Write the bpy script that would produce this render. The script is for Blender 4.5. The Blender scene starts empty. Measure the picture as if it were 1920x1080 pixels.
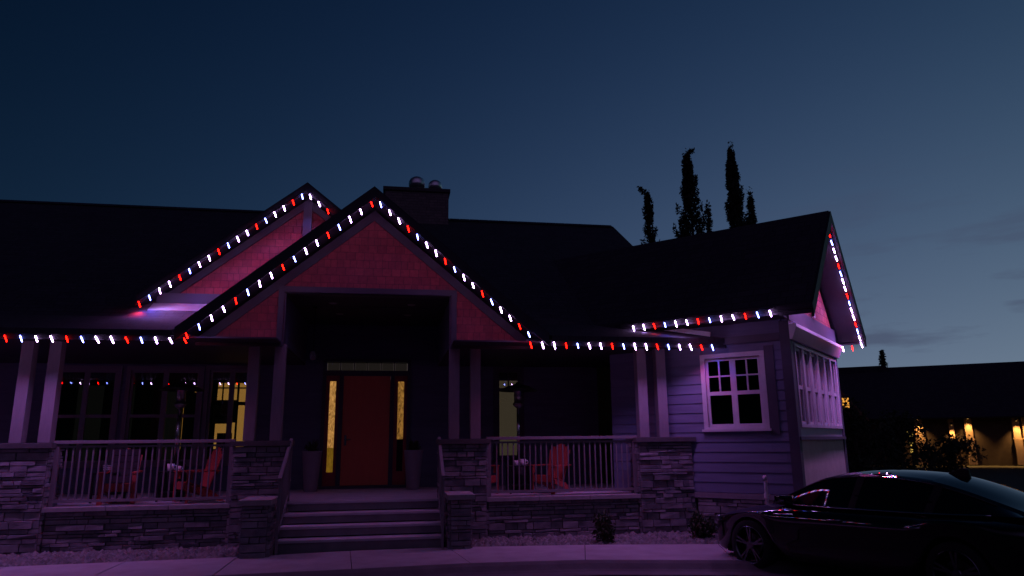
import bpy, bmesh, math, random
from math import radians, sin, cos, pi, sqrt
from mathutils import Matrix, Vector
random.seed(7)
SC = bpy.context.scene
COL = SC.collection

# ------------------------------------------------------------------ camera, sky, exposure
cam_d = bpy.data.cameras.new('camera'); cam = bpy.data.objects.new('camera', cam_d); COL.objects.link(cam)
cam_d.sensor_width = 36; cam_d.lens = 1320/1920*36; cam_d.clip_end = 2000
PITCH = math.atan(288/1320)
cam.matrix_world = (Matrix.Translation((0, 0, 1.72)) @ Matrix.Rotation(radians(-9.7), 4, 'Z')
                    @ Matrix.Rotation(pi/2 + PITCH, 4, 'X') @ Matrix.Rotation(-0.010, 4, 'Z'))
SC.camera = cam
SC.view_settings.view_transform = 'Standard'; SC.view_settings.look = 'None'
SC.view_settings.exposure = 0; SC.view_settings.gamma = 1
SC.cycles.use_denoising = True
SC.cycles.sample_clamp_indirect = 4
SC.cycles.use_light_tree = True
SC.cycles.max_bounces = 6
SC.cycles.transparent_max_bounces = 12

world = bpy.data.worlds.new('World'); SC.world = world; world.use_nodes = True

def sky_nodes():
    nt = world.node_tree; N = nt.nodes; L = nt.links
    bg = N['Background']
    geo = N.new('ShaderNodeTexCoord')
    # dusk glow: every channel grows exponentially towards the place where the sun went down
    comb = N.new('ShaderNodeCombineColor')
    for i, (k0, kx, ky, kz) in enumerate(((-4.748, 2.399, 1.884, -3.819), (-3.399, 1.707, 1.035, -2.98), (-3.106, 1.437, 1.258, -1.955))):
        d = N.new('ShaderNodeVectorMath'); d.operation = 'DOT_PRODUCT'; d.inputs[1].default_value = (kx, ky, kz)
        L.new(geo.outputs['Generated'], d.inputs[0])
        a = N.new('ShaderNodeMath'); a.operation = 'ADD'; a.inputs[1].default_value = k0
        L.new(d.outputs['Value'], a.inputs[0])
        e = N.new('ShaderNodeMath'); e.operation = 'EXPONENT'; L.new(a.outputs[0], e.inputs[0])
        L.new(e.outputs[0], comb.inputs[i])
    # thin dark cloud wisps low in the sky
    mp = N.new('ShaderNodeMapping'); mp.inputs['Scale'].default_value = (6.0, 6.0, 34.0)
    mp.inputs['Rotation'].default_value = (0.06, -0.05, 0.3)
    L.new(geo.outputs['Generated'], mp.inputs[0])
    nz = N.new('ShaderNodeTexNoise'); nz.inputs['Scale'].default_value = 1.0; nz.inputs['Detail'].default_value = 5
    nz.inputs['Roughness'].default_value = 0.55
    L.new(mp.outputs[0], nz.inputs[0])
    rp = N.new('ShaderNodeMapRange'); rp.inputs[1].default_value = 0.53; rp.inputs[2].default_value = 0.68
    rp.inputs[3].default_value = 0; rp.inputs[4].default_value = 0.55
    L.new(nz.outputs[0], rp.inputs[0])
    sx = N.new('ShaderNodeSeparateXYZ'); L.new(geo.outputs['Generated'], sx.inputs[0])
    lo = N.new('ShaderNodeMapRange'); lo.inputs[1].default_value = 0.36; lo.inputs[2].default_value = 0.14
    lo.inputs[3].default_value = 0; lo.inputs[4].default_value = 1
    L.new(sx.outputs[2], lo.inputs[0])
    mu = N.new('ShaderNodeMath'); mu.operation = 'MULTIPLY'; L.new(rp.outputs[0], mu.inputs[0]); L.new(lo.outputs[0], mu.inputs[1])
    rt = N.new('ShaderNodeMapRange'); rt.inputs[1].default_value = 0.35; rt.inputs[2].default_value = 0.6; L.new(sx.outputs[0], rt.inputs[0])
    mr_ = N.new('ShaderNodeMath'); mr_.operation = 'MULTIPLY'; L.new(mu.outputs[0], mr_.inputs[0]); L.new(rt.outputs[0], mr_.inputs[1])
    mx = N.new('ShaderNodeMix'); mx.data_type = 'RGBA'
    L.new(mr_.outputs[0], mx.inputs[0]); L.new(comb.outputs[0], mx.inputs[6])
    mx.inputs[7].default_value = (0.050, 0.058, 0.108, 1)
    # the sky darkens away from the sunset
    bk = N.new('ShaderNodeMapRange'); bk.inputs[1].default_value = 0.1; bk.inputs[2].default_value = -0.7
    bk.inputs[3].default_value = 1; bk.inputs[4].default_value = 0.12; L.new(sx.outputs[1], bk.inputs[0])
    dk = N.new('ShaderNodeVectorMath'); dk.operation = 'SCALE'; L.new(mx.outputs[2], dk.inputs[0]); L.new(bk.outputs[0], dk.inputs['Scale'])
    # added purple fill light in the unseen sky behind the camera
    ny = N.new('ShaderNodeMapRange'); ny.inputs[1].default_value = -0.15; ny.inputs[2].default_value = -0.9
    ny.inputs[3].default_value = 0; ny.inputs[4].default_value = 1; L.new(sx.outputs[1], ny.inputs[0])
    up = N.new('ShaderNodeMapRange'); up.inputs[1].default_value = 0.12; up.inputs[2].default_value = 0.4; L.new(sx.outputs[2], up.inputs[0])
    nu = N.new('ShaderNodeMath'); nu.operation = 'MULTIPLY'; L.new(ny.outputs[0], nu.inputs[0]); L.new(up.outputs[0], nu.inputs[1])
    tg = N.new('ShaderNodeMix'); tg.data_type = 'RGBA'; tg.blend_type = 'ADD'
    L.new(nu.outputs[0], tg.inputs[0]); L.new(dk.outputs[0], tg.inputs[6]); tg.inputs[7].default_value = (0.070, 0.046, 0.140, 1)
    L.new(tg.outputs[2], bg.inputs[0]); bg.inputs[1].default_value = 1.0
sky_nodes()

# ------------------------------------------------------------------ materials
def mat(name, color, rough=0.7, metal=0.0, spec=0.5):
    m = bpy.data.materials.new(name); m.use_nodes = True
    b = m.node_tree.nodes['Principled BSDF']
    b.inputs['Base Color'].default_value = (*color, 1); b.inputs['Roughness'].default_value = rough
    b.inputs['Metallic'].default_value = metal; b.inputs['Specular IOR Level'].default_value = spec
    return m

def nodes(m): return m.node_tree.nodes, m.node_tree.links, m.node_tree.nodes['Principled BSDF']

def mottled(name, c1, c2, scale=6, rough=0.8, bump=0.2, dist=0.02, detail=6, stretch=(1, 1, 1), metal=0, island=0.0):
    m = mat(name, c1, rough, metal); N, L, b = nodes(m)
    tc = N.new('ShaderNodeTexCoord'); mp = N.new('ShaderNodeMapping'); mp.inputs['Scale'].default_value = stretch
    L.new(tc.outputs['Object'], mp.inputs[0])
    n = N.new('ShaderNodeTexNoise'); n.inputs['Scale'].default_value = scale; n.inputs['Detail'].default_value = detail
    L.new(mp.outputs[0], n.inputs[0])
    r = N.new('ShaderNodeMapRange'); r.inputs[1].default_value = 0.3; r.inputs[2].default_value = 0.7
    L.new(n.outputs[0], r.inputs[0])
    fac = r.outputs[0]
    if island:
        g = N.new('ShaderNodeNewGeometry')
        ma = N.new('ShaderNodeMix'); ma.inputs[0].default_value = island
        L.new(r.outputs[0], ma.inputs[2]); L.new(g.outputs['Random Per Island'], ma.inputs[3]); fac = ma.outputs[0]
    x = N.new('ShaderNodeMix'); x.data_type = 'RGBA'; x.inputs[6].default_value = (*c1, 1); x.inputs[7].default_value = (*c2, 1)
    L.new(fac, x.inputs[0]); L.new(x.outputs[2], b.inputs['Base Color'])
    if bump:
        n2 = N.new('ShaderNodeTexNoise'); n2.inputs['Scale'].default_value = scale*6; n2.inputs['Detail'].default_value = 4
        L.new(mp.outputs[0], n2.inputs[0])
        bp = N.new('ShaderNodeBump'); bp.inputs['Strength'].default_value = bump; bp.inputs['Distance'].default_value = dist
        L.new(n2.outputs[0], bp.inputs['Height']); L.new(bp.outputs[0], b.inputs['Normal'])
    return m

def lap_siding(name, c1, c2, course=0.16):
    m = mottled(name, c1, c2, scale=3, rough=0.65, bump=0, stretch=(0.6, 0.6, 4)); N, L, b = nodes(m)
    tc = N.new('ShaderNodeTexCoord'); s = N.new('ShaderNodeSeparateXYZ'); L.new(tc.outputs['Object'], s.inputs[0])
    d = N.new('ShaderNodeMath'); d.operation = 'DIVIDE'; d.inputs[1].default_value = course; L.new(s.outputs[2], d.inputs[0])
    f = N.new('ShaderNodeMath'); f.operation = 'FRACT'; L.new(d.outputs[0], f.inputs[0])
    i = N.new('ShaderNodeMath'); i.operation = 'SUBTRACT'; i.inputs[0].default_value = 1; L.new(f.outputs[0], i.inputs[1])
    bp = N.new('ShaderNodeBump'); bp.inputs['Strength'].default_value = 1.0; bp.inputs['Distance'].default_value = 0.022
    L.new(i.outputs[0], bp.inputs['Height']); L.new(bp.outputs[0], b.inputs['Normal'])
    return m

def brickish(name, c1, c2, mortar, bw, bh, axes='xz', rough=0.8, bump=0.6, dist=0.015, msize=0.012):
    m = mat(name, c1, rough); N, L, b = nodes(m)
    tc = N.new('ShaderNodeTexCoord'); s = N.new('ShaderNodeSeparateXYZ'); L.new(tc.outputs['Object'], s.inputs[0])
    c = N.new('ShaderNodeCombineXYZ'); ix = {'x': 0, 'y': 1, 'z': 2}
    L.new(s.outputs[ix[axes[0]]], c.inputs[0]); L.new(s.outputs[ix[axes[1]]], c.inputs[1])
    k = N.new('ShaderNodeTexBrick'); k.inputs['Scale'].default_value = 1
    k.inputs['Brick Width'].default_value = bw; k.inputs['Row Height'].default_value = bh
    k.inputs['Mortar Size'].default_value = msize; k.inputs['Mortar Smooth'].default_value = 0.2
    k.inputs['Color1'].default_value = (*c1, 1); k.inputs['Color2'].default_value = (*c2, 1); k.inputs['Mortar'].default_value = (*mortar, 1)
    k.offset = 0.37; k.squash_frequency = 3; k.squash = 0.7
    L.new(c.outputs[0], k.inputs[0])
    n = N.new('ShaderNodeTexNoise'); n.inputs['Scale'].default_value = 14; n.inputs['Detail'].default_value = 5; L.new(tc.outputs['Object'], n.inputs[0])
    mm = N.new('ShaderNodeMix'); mm.data_type = 'RGBA'; mm.blend_type = 'MULTIPLY'; mm.inputs[0].default_value = 0.55
    L.new(k.outputs[0], mm.inputs[6]); L.new(n.outputs[0], mm.inputs[7]); L.new(mm.outputs[2], b.inputs['Base Color'])
    inv = N.new('ShaderNodeMath'); inv.operation = 'SUBTRACT'; inv.inputs[0].default_value = 1; L.new(k.outputs['Fac'], inv.inputs[1])
    ad = N.new('ShaderNodeMath'); ad.operation = 'ADD'; L.new(inv.outputs[0], ad.inputs[0])
    sc = N.new('ShaderNodeMath'); sc.operation = 'MULTIPLY'; sc.inputs[1].default_value = 0.5; L.new(n.outputs[0], sc.inputs[0]); L.new(sc.outputs[0], ad.inputs[1])
    bp = N.new('ShaderNodeBump'); bp.inputs['Strength'].default_value = bump; bp.inputs['Distance'].default_value = dist
    L.new(ad.outputs[0], bp.inputs['Height']); L.new(bp.outputs[0], b.inputs['Normal'])
    return m

def emit(name, color, strength=1.0):
    m = bpy.data.materials.new(name); m.use_nodes = True; N = m.node_tree.nodes; L = m.node_tree.links
    N.remove(N['Principled BSDF']); e = N.new('ShaderNodeEmission')
    e.inputs[0].default_value = (*color, 1); e.inputs[1].default_value = strength
    L.new(e.outputs[0], N['Material Output'].inputs[0]); return m

def glass(name, tint=(0.85, 0.85, 0.85), strength=1.0, rough=0.015):
    m = bpy.data.materials.new(name); m.use_nodes = True; N = m.node_tree.nodes; L = m.node_tree.links
    N.remove(N['Principled BSDF'])
    t = N.new('ShaderNodeBsdfTransparent'); t.inputs[0].default_value = (*tint, 1)
    g = N.new('ShaderNodeBsdfGlossy'); g.inputs['Roughness'].default_value = rough
    fr = N.new('ShaderNodeFresnel'); fr.inputs[0].default_value = 1.6
    mu = N.new('ShaderNodeMath'); mu.operation = 'MULTIPLY'; mu.inputs[1].default_value = strength; L.new(fr.outputs[0], mu.inputs[0])
    mx = N.new('ShaderNodeMixShader'); L.new(mu.outputs[0], mx.inputs[0]); L.new(t.outputs[0], mx.inputs[1]); L.new(g.outputs[0], mx.inputs[2])
    L.new(mx.outputs[0], N['Material Output'].inputs[0]); return m

def rippled_lit_glass(name, c1, c2, strength):
    """textured sidelight glass with the lit hall behind it"""
    m = mat(name, (0.02, 0.015, 0.01), 0.25); N, L, b = nodes(m)
    tc = N.new('ShaderNodeTexCoord'); mp = N.new('ShaderNodeMapping'); mp.inputs['Scale'].default_value = (12, 1, 4.5)
    L.new(tc.outputs['Object'], mp.inputs[0])
    n = N.new('ShaderNodeTexNoise'); n.inputs['Scale'].default_value = 1.6; n.inputs['Detail'].default_value = 7; n.inputs['Roughness'].default_value = 0.65
    n.inputs['Distortion'].default_value = 1.6; L.new(mp.outputs[0], n.inputs[0])
    r = N.new('ShaderNodeMapRange'); r.inputs[1].default_value = 0.33; r.inputs[2].default_value = 0.68; L.new(n.outputs[0], r.inputs[0])
    x = N.new('ShaderNodeMix'); x.data_type = 'RGBA'; x.inputs[6].default_value = (*c1, 1); x.inputs[7].default_value = (*c2, 1)
    L.new(r.outputs[0], x.inputs[0]); L.new(x.outputs[2], b.inputs['Emission Color']); b.inputs['Emission Strength'].default_value = strength
    return m

M = {}
M['siding'] = mottled('blue_grey_siding', (0.10, 0.105, 0.17), (0.155, 0.16, 0.24), 3, 0.65, 0.1, 0.003, stretch=(0.6, 0.6, 4), island=0.5)
M['dark_siding'] = lap_siding('dark_porch_siding', (0.10, 0.105, 0.165), (0.13, 0.135, 0.20))
M['shingle_x'] = brickish('red_shingle_facade', (0.36, 0.055, 0.065), (0.26, 0.040, 0.050), (0.16, 0.03, 0.035), 0.17, 0.15, 'xz', msize=0.006, bump=0.7)
M['shingle_y'] = brickish('red_shingle_end', (0.40, 0.10, 0.09), (0.26, 0.05, 0.06), (0.07, 0.015, 0.02), 0.17, 0.15, 'yz', msize=0.006, bump=0.7)
M['trim'] = mottled('taupe_trim_paint', (0.18, 0.155, 0.175), (0.215, 0.185, 0.205), 5, 0.6, 0.05, 0.004, stretch=(6, 6, 1))
M['dark_trim'] = mottled('dark_trim_paint', (0.055, 0.050, 0.07), (0.07, 0.062, 0.085), 4, 0.6, 0.05, 0.004)
M['deep_trim'] = mottled('deep_brown_trim', (0.030, 0.026, 0.036), (0.04, 0.035, 0.046), 4, 0.6, 0.05, 0.004)
M['white'] = mottled('white_trim_paint', (0.45, 0.43, 0.45), (0.54, 0.51, 0.535), 5, 0.5, 0.05, 0.003)
M['crown'] = mottled('white_crown_paint', (0.66, 0.63, 0.66), (0.74, 0.70, 0.73), 5, 0.35, 0.03, 0.003)
M['soffit'] = mottled('dark_soffit', (0.020, 0.018, 0.026), (0.028, 0.025, 0.035), 5, 0.7, 0.1, 0.004)
M['fascia'] = mottled('dark_fascia', (0.020, 0.017, 0.024), (0.03, 0.026, 0.035), 5, 0.6, 0.05, 0.003)
M['roof'] = brickish('asphalt_shingles', (0.050, 0.044, 0.062), (0.068, 0.060, 0.08), (0.03, 0.027, 0.036), 0.32, 0.14, 'xy', 0.95, 0.5, 0.01, 0.008)
M['roof_wing'] = brickish('asphalt_shingles_wing', (0.050, 0.044, 0.062), (0.068, 0.060, 0.08), (0.03, 0.027, 0.036), 0.32, 0.14, 'xz', 0.95, 0.5, 0.01, 0.008)
M['stone'] = mottled('stacked_ledgestone', (0.095, 0.087, 0.098), (0.33, 0.295, 0.31), 7, 0.85, 0.5, 0.02, island=0.55)
M['mortar'] = mat('dark_stone_joint', (0.045, 0.04, 0.04), 0.95)
M['cap'] = mottled('cast_stone_cap', (0.26, 0.23, 0.23), (0.34, 0.30, 0.30), 8, 0.8, 0.3, 0.008)
M['dark_cap'] = mottled('weathered_dark_cap', (0.065, 0.058, 0.06), (0.09, 0.08, 0.08), 8, 0.8, 0.3, 0.008)
M['concrete'] = mottled('sidewalk_concrete', (0.30, 0.26, 0.28), (0.38, 0.34, 0.36), 3, 0.9, 0.35, 0.008, detail=9)
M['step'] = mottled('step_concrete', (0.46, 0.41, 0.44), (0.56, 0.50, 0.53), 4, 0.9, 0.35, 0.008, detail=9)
M['riser'] = mottled('shaded_riser_concrete', (0.20, 0.18, 0.19), (0.26, 0.235, 0.24), 4, 0.9, 0.35, 0.008, detail=9)  # darker than the treads: shade on the fronts put into the colour
M['kerb'] = mottled('stained_kerb', (0.09, 0.08, 0.085), (0.13, 0.115, 0.12), 4, 0.9, 0.4, 0.01, detail=9)
M['asphalt'] = mottled('driveway_asphalt', (0.060, 0.052, 0.055), (0.085, 0.075, 0.078), 2, 0.9, 0.6, 0.012, detail=10)
M['ground'] = mottled('dark_soil', (0.020, 0.022, 0.012), (0.035, 0.035, 0.022), 0.7, 0.95, 0.6, 0.05)
M['gravel'] = mottled('river_gravel', (0.09, 0.08, 0.078), (0.26, 0.23, 0.225), 12, 0.85, 0.4, 0.02, island=0.75)
M['bedsoil'] = mottled('gravel_bed', (0.10, 0.088, 0.085), (0.19, 0.17, 0.165), 22, 0.95, 1.0, 0.03)
M['door'] = mottled('red_door_paint', (0.68, 0.16, 0.075), (0.73, 0.18, 0.085), 3, 0.42, 0.04, 0.003, stretch=(5, 5, 1))
M['door_dark'] = mottled('dark_red_jamb', (0.30, 0.035, 0.04), (0.34, 0.042, 0.048), 3, 0.5, 0.04, 0.003)
M['metal'] = mat('brushed_steel', (0.75, 0.73, 0.72), 0.2, 1.0)
M['galv'] = mottled('galvanised_vent', (0.92, 0.91, 0.90), (0.85, 0.84, 0.83), 9, 0.38, 0.05, 0.003, metal=1.0)
M['black_metal'] = mat('black_metal', (0.012, 0.012, 0.013), 0.45, 0.4)
M['rail'] = mottled('rail_paint', (0.17, 0.15, 0.16), (0.20, 0.175, 0.185), 5, 0.5, 0.05, 0.003)
M['chair'] = mottled('red_plastic_lumber', (0.36, 0.055, 0.045), (0.42, 0.070, 0.055), 8, 0.5, 0.06, 0.003)
M['pot'] = mottled('grey_planter', (0.24, 0.215, 0.235), (0.28, 0.25, 0.27), 4, 0.55, 0.1, 0.004)
M['foliage'] = mottled('dark_foliage', (0.030, 0.042, 0.018), (0.055, 0.07, 0.03), 9, 0.8, 0, island=0.8)
M['poplar'] = mottled('poplar_leaves', (0.020, 0.028, 0.016), (0.045, 0.055, 0.030), 5, 0.8, 0, island=0.8)
M['bark'] = mottled('bark', (0.05, 0.04, 0.03), (0.09, 0.075, 0.06), 10, 0.95, 0.5, 0.03, stretch=(1, 1, 0.2))
M['pane'] = glass('window_glass', (0.62, 0.62, 0.60), 3.2)
M['dark_pane'] = glass('dark_window_glass', (0.35, 0.35, 0.38), 2.0)
M['void'] = mat('unlit_room', (0.006, 0.006, 0.008), 0.95)
M['shade'] = mottled('grey_roller_shade', (0.12, 0.12, 0.118), (0.16, 0.158, 0.155), 3, 0.9, 0, stretch=(12, 1, 0.4))
M['track'] = mat('light_track', (0.02, 0.02, 0.022), 0.5)
M['lit_gold'] = emit('lit_room_wall', (0.82, 0.42, 0.095), 0.9)
M['lit_dim'] = emit('dimly_lit_room_wall', (0.46, 0.36, 0.24), 0.25)
M['lit_grey'] = emit('faintly_lit_room_wall', (0.32, 0.32, 0.30), 0.022)
M['lit_transom'] = emit('transom_glow', (0.46, 0.36, 0.34), 0.085)
M['gold_glass'] = rippled_lit_glass('gold_sidelight_glass', (0.12, 0.045, 0.006), (0.85, 0.41, 0.11), 0.75)
M['gold_glass_dim'] = rippled_lit_glass('dim_gold_sidelight_glass', (0.02, 0.007, 0.001), (0.72, 0.33, 0.065), 0.55)
M['gold_glass_low'] = rippled_lit_glass('low_gold_sidelight_glass', (0.10, 0.045, 0.003), (0.34, 0.18, 0.015), 0.6)

# ------------------------------------------------------------------ mesh builder
class MB:
    def __init__(s, T=None): s.v = []; s.f = []; s.mi = []; s.T = T; s.m = 0
    def vert(s, p):
        s.v.append(tuple(s.T @ Vector(p)) if s.T is not None else tuple(p)); return len(s.v)-1
    def face(s, pts): s.f.append([s.vert(p) for p in pts]); s.mi.append(s.m); return s
    def box(s, x0, x1, y0, y1, z0, z1):
        i = len(s.v)
        for p in ((x0,y0,z0),(x1,y0,z0),(x1,y1,z0),(x0,y1,z0),(x0,y0,z1),(x1,y0,z1),(x1,y1,z1),(x0,y1,z1)): s.vert(p)
        for q in ((0,3,2,1),(4,5,6,7),(0,1,5,4),(1,2,6,5),(2,3,7,6),(3,0,4,7)): s.f.append([i+k for k in q]); s.mi.append(s.m)
        return s
    def prism(s, poly, a0, a1, axis='y'):
        """poly in the two other axes, extruded along axis"""
        mk = {'y': lambda u, w, t: (u, t, w), 'x': lambda u, w, t: (t, u, w), 'z': lambda u, w, t: (u, w, t)}[axis]
        n = len(poly); i = len(s.v)
        for t in (a0, a1):
            for u, w in poly: s.vert(mk(u, w, t))
        s.f.append([i+k for k in range(n)]); s.f.append([i+n+k for k in reversed(range(n))]); s.mi += [s.m]*2
        for k in range(n):
            s.f.append([i+k, i+n+k, i+n+(k+1) % n, i+(k+1) % n]); s.mi.append(s.m)
        return s
    def bar(s, p, q, w, h, up=(0, 0, 1)):
        p = Vector(p); q = Vector(q); d = (q-p).normalized(); u = Vector(up)
        if abs(d.dot(u)) > 0.98: u = Vector((0, 1, 0))
        r = d.cross(u).normalized(); u = r.cross(d).normalized(); i = len(s.v)
        for e in (p, q):
            for a, b in ((-1,-1),(1,-1),(1,1),(-1,1)): s.vert(e + r*a*w/2 + u*b*h/2)
        for k in ((0,1,2,3),(7,6,5,4),(0,4,5,1),(1,5,6,2),(2,6,7,3),(3,7,4,0)): s.f.append([i+t for t in k]); s.mi.append(s.m)
        return s
    def lathe(s, prof, c=(0, 0, 0), n=20, caps=True):
        rows = []
        for r, z in prof:
            rows.append([s.vert((c[0]+r*cos(2*pi*k/n), c[1]+r*sin(2*pi*k/n), c[2]+z)) for k in range(n)])
        for a, b in zip(rows, rows[1:]):
            for k in range(n): s.f.append([a[k], a[(k+1) % n], b[(k+1) % n], b[k]]); s.mi.append(s.m)
        if caps:
            s.f.append(list(reversed(rows[0]))); s.f.append(rows[-1]); s.mi += [s.m]*2
        return s
    def tube(s, pts, r, n=8):
        rows = []
        pts = [Vector(p) for p in pts]
        for j, p in enumerate(pts):
            d = (pts[min(j+1, len(pts)-1)] - pts[max(j-1, 0)]).normalized()
            u = Vector((0, 0, 1)) if abs(d.z) < 0.9 else Vector((0, 1, 0))
            a = d.cross(u).normalized(); b = a.cross(d); rr = r[j] if isinstance(r, (list, tuple)) else r
            rows.append([s.vert(p + (a*cos(2*pi*k/n)+b*sin(2*pi*k/n))*rr) for k in range(n)])
        for a, b in zip(rows, rows[1:]):
            for k in range(n): s.f.append([a[k], a[(k+1) % n], b[(k+1) % n], b[k]]); s.mi.append(s.m)
        s.f.append(list(reversed(rows[0]))); s.f.append(rows[-1]); s.mi += [s.m]*2
        return s
    def mesh(s, name, mats, smooth=False, bevel=0):
        me = bpy.data.meshes.new(name); me.from_pydata(s.v, [], s.f)
        for m in (mats if isinstance(mats, (list, tuple)) else [mats]): me.materials.append(m)
        for p, k in zip(me.polygons, s.mi): p.material_index = k; p.use_smooth = smooth
        bm = bmesh.new(); bm.from_mesh(me)
        if smooth: bmesh.ops.remove_doubles(bm, verts=bm.verts, dist=2e-5)
        bmesh.ops.recalc_face_normals(bm, faces=bm.faces)
        if bevel: bmesh.ops.bevel(bm, geom=list(bm.edges), offset=bevel, segments=2, profile=0.7, affect='EDGES')
        bm.to_mesh(me); bm.free()
        return me

def wm(o):
    m = o.matrix_basis.copy()
    return wm(o.parent) @ o.matrix_parent_inverse @ m if o.parent else m

def link(name, me, parent=None, local=False, mw=None):
    """local: mesh coordinates are the parent's; otherwise they are world (or mw) coordinates"""
    o = bpy.data.objects.new(name, me); COL.objects.link(o)
    if mw is not None: o.matrix_basis = mw
    if parent:
        o.parent = parent
        if not local: o.matrix_parent_inverse = wm(parent).inverted()
    return o

def obj(name, mb, mats, parent=None, local=False, mw=None, smooth=False, bevel=0):
    return link(name, mb.mesh(name, mats, smooth, bevel), parent, local, mw)

def tag(o, label, cat, group=None):
    o['label'] = label; o['category'] = cat
    if group: o['group'] = group
    return o

def thing(name, label, cat, loc=(0, 0, 0), rz=0, group=None):
    o = bpy.data.objects.new(name, None); COL.objects.link(o); o.location = loc; o.rotation_euler = (0, 0, rz)
    o.empty_display_size = 0.2
    return tag(o, label, cat, group)

def struct(name, mb, mats, kind='structure'):
    o = obj(name, mb, mats); o['kind'] = kind; return o

def dup(root, loc, rz, label, group=None):
    r = root.copy(); COL.objects.link(r); r.location = loc; r.rotation_euler = (0, 0, rz); r['label'] = label
    if group: r['group'] = group
    def rec(a, b):
        for ch in list(a.children):
            c = ch.copy(); COL.objects.link(c); c.parent = b; c.matrix_parent_inverse = ch.matrix_parent_inverse.copy(); rec(ch, c)
    rec(root, r); return r

# ------------------------------------------------------------------ ground, road, sidewalk
g = MB(); R = 900
g.face([(-R, -R, -0.16), (R, -R, -0.16), (R, R, -0.16), (-R, R, -0.16)])
struct('ground', g, M['ground'])
BACK = [(-16, 11.55), (-9, 11.9), (-5.5, 12.04), (-2.3, 12.2), (-0.6, 12.45), (1.0, 12.47), (3.3, 12.2), (5.5, 11.76), (7.0, 11.0), (8.6, 9.9), (13, 6.6)]
FRONT = [(-16, 9.9), (-9, 10.3), (-5.5, 10.5), (-2.3, 10.62), (-0.48, 10.7), (1.2, 10.82), (2.9, 10.72), (5.0, 10.2), (6.4, 9.5), (7.9, 8.5), (12, 5.4)]
def interp(P, x):
    for (x0, y0), (x1, y1) in zip(P, P[1:]):
        if x0 <= x <= x1: return y0+(y1-y0)*(x-x0)/(x1-x0)
    return P[0][1] if x < P[0][0] else P[-1][1]
r_ = MB()
xs = [-60] + [p[0] for p in FRONT] + [40]
fy = [9.0] + [p[1] for p in FRONT] + [-14.0]
for i in range(len(xs)-1):
    r_.face([(xs[i], -40, -0.12), (xs[i+1], -40, -0.12), (xs[i+1], fy[i+1]-0.10, -0.12), (xs[i], fy[i]-0.10, -0.12)])
struct('road', r_, M['asphalt'])
sw = MB()
for i in range(len(BACK)-1):
    a0, a1, b0, b1 = FRONT[i], FRONT[i+1], BACK[i], BACK[i+1]
    sub = max(1, round(abs(a1[0]-a0[0])/1.75))
    for k in range(sub):
        t0, t1 = k/sub, (k+1)/sub-0.006
        lp = lambda a, b, t: (a[0]+(b[0]-a[0])*t, a[1]+(b[1]-a[1])*t)
        q = [lp(a0, a1, t0), lp(a0, a1, t1), lp(b0, b1, t1), lp(b0, b1, t0)]
        sw.prism(q, -0.15, 0.0, 'z')
struct('sidewalk', sw, M['concrete'])
kb = MB()
for i in range(len(FRONT)-1):
    (xa, ya), (xb, yb) = FRONT[i], FRONT[i+1]
    prof = [(0.0, -0.002), (-0.05, -0.006), (-0.12, -0.03), (-0.22, -0.09), (-0.30, -0.112), (-0.62, -0.108)]
    for (d0, z0), (d1, z1) in zip(prof, prof[1:]):
        kb.face([(xa, ya+d0, z0), (xb, yb+d0, z0), (xb, yb+d1, z1), (xa, ya+d1, z1)])
struct('kerb', kb, M['kerb'])

bed = MB()
for x0, x1 in ((-16, -2.27), (1.36, 5.85)):
    n = 12
    for k in range(n):
        xa, xb = x0+(x1-x0)*k/n, x0+(x1-x0)*(k+1)/n
        bed.face([(xa, interp(BACK, xa)+0.01, -0.015), (xb, interp(BACK, xb)+0.01, -0.015), (xb, 13.3, 0.03), (xa, 13.3, 0.03)])
bed.face([(5.85, 11.68, -0.015), (7.0, 11.01, -0.015), (8.6, 9.91, -0.015), (9.6, 11.4, 0.02), (7.2, 11.75, 0.03), (5.85, 13.0, 0.03)])
struct('gravel_bed', bed, M['bedsoil'])

pb = MB()
def pebble(cx, cy, cz, r):
    i = len(pb.v); a = random.random()*6
    for k in range(6):
        t = a+k*pi/3; rr = r*random.uniform(0.75, 1.25); pb.vert((cx+rr*cos(t), cy+rr*0.8*sin(t), cz))
    top = pb.vert((cx+random.uniform(-.3, .3)*r, cy+random.uniform(-.3, .3)*r, cz+r*random.uniform(0.5, 0.9)))
    for k in range(6): pb.f.append([i+k, i+(k+1) % 6, top]); pb.mi.append(0)
for k in range(3600):
    if random.random() < 0.55: x = random.uniform(-8, -2.3)
    else: x = random.uniform(1.4, 5.8)
    y0 = interp(BACK, x); y = random.uniform(y0+0.04, 13.15)
    pebble(x, y, -0.015+0.045*(y-y0)/(13.3-y0), random.choice((0.02, 0.03, 0.035, 0.05, 0.07)))
pebs = struct('gravel', pb, M['gravel'], 'stuff')
tag(pebs, 'loose grey river gravel filling the bed between stone wall and sidewalk', 'gravel')

# ------------------------------------------------------------------ the house
WA = radians(-45)
MW = Matrix.Translation((6.1, 12.8, 0)) @ Matrix.Rotation(WA, 4, 'Z')      # wing: x along its front, y into the depth
house = thing('house', 'long single storey lodge with red shingled gables and a stone fronted porch', 'house', (-0.44, 13.2, 0))
def part(name, mb, mats, parent=None, mw=None, **k): return obj(name, mb, mats, parent or house, mw=mw, **k)

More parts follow.
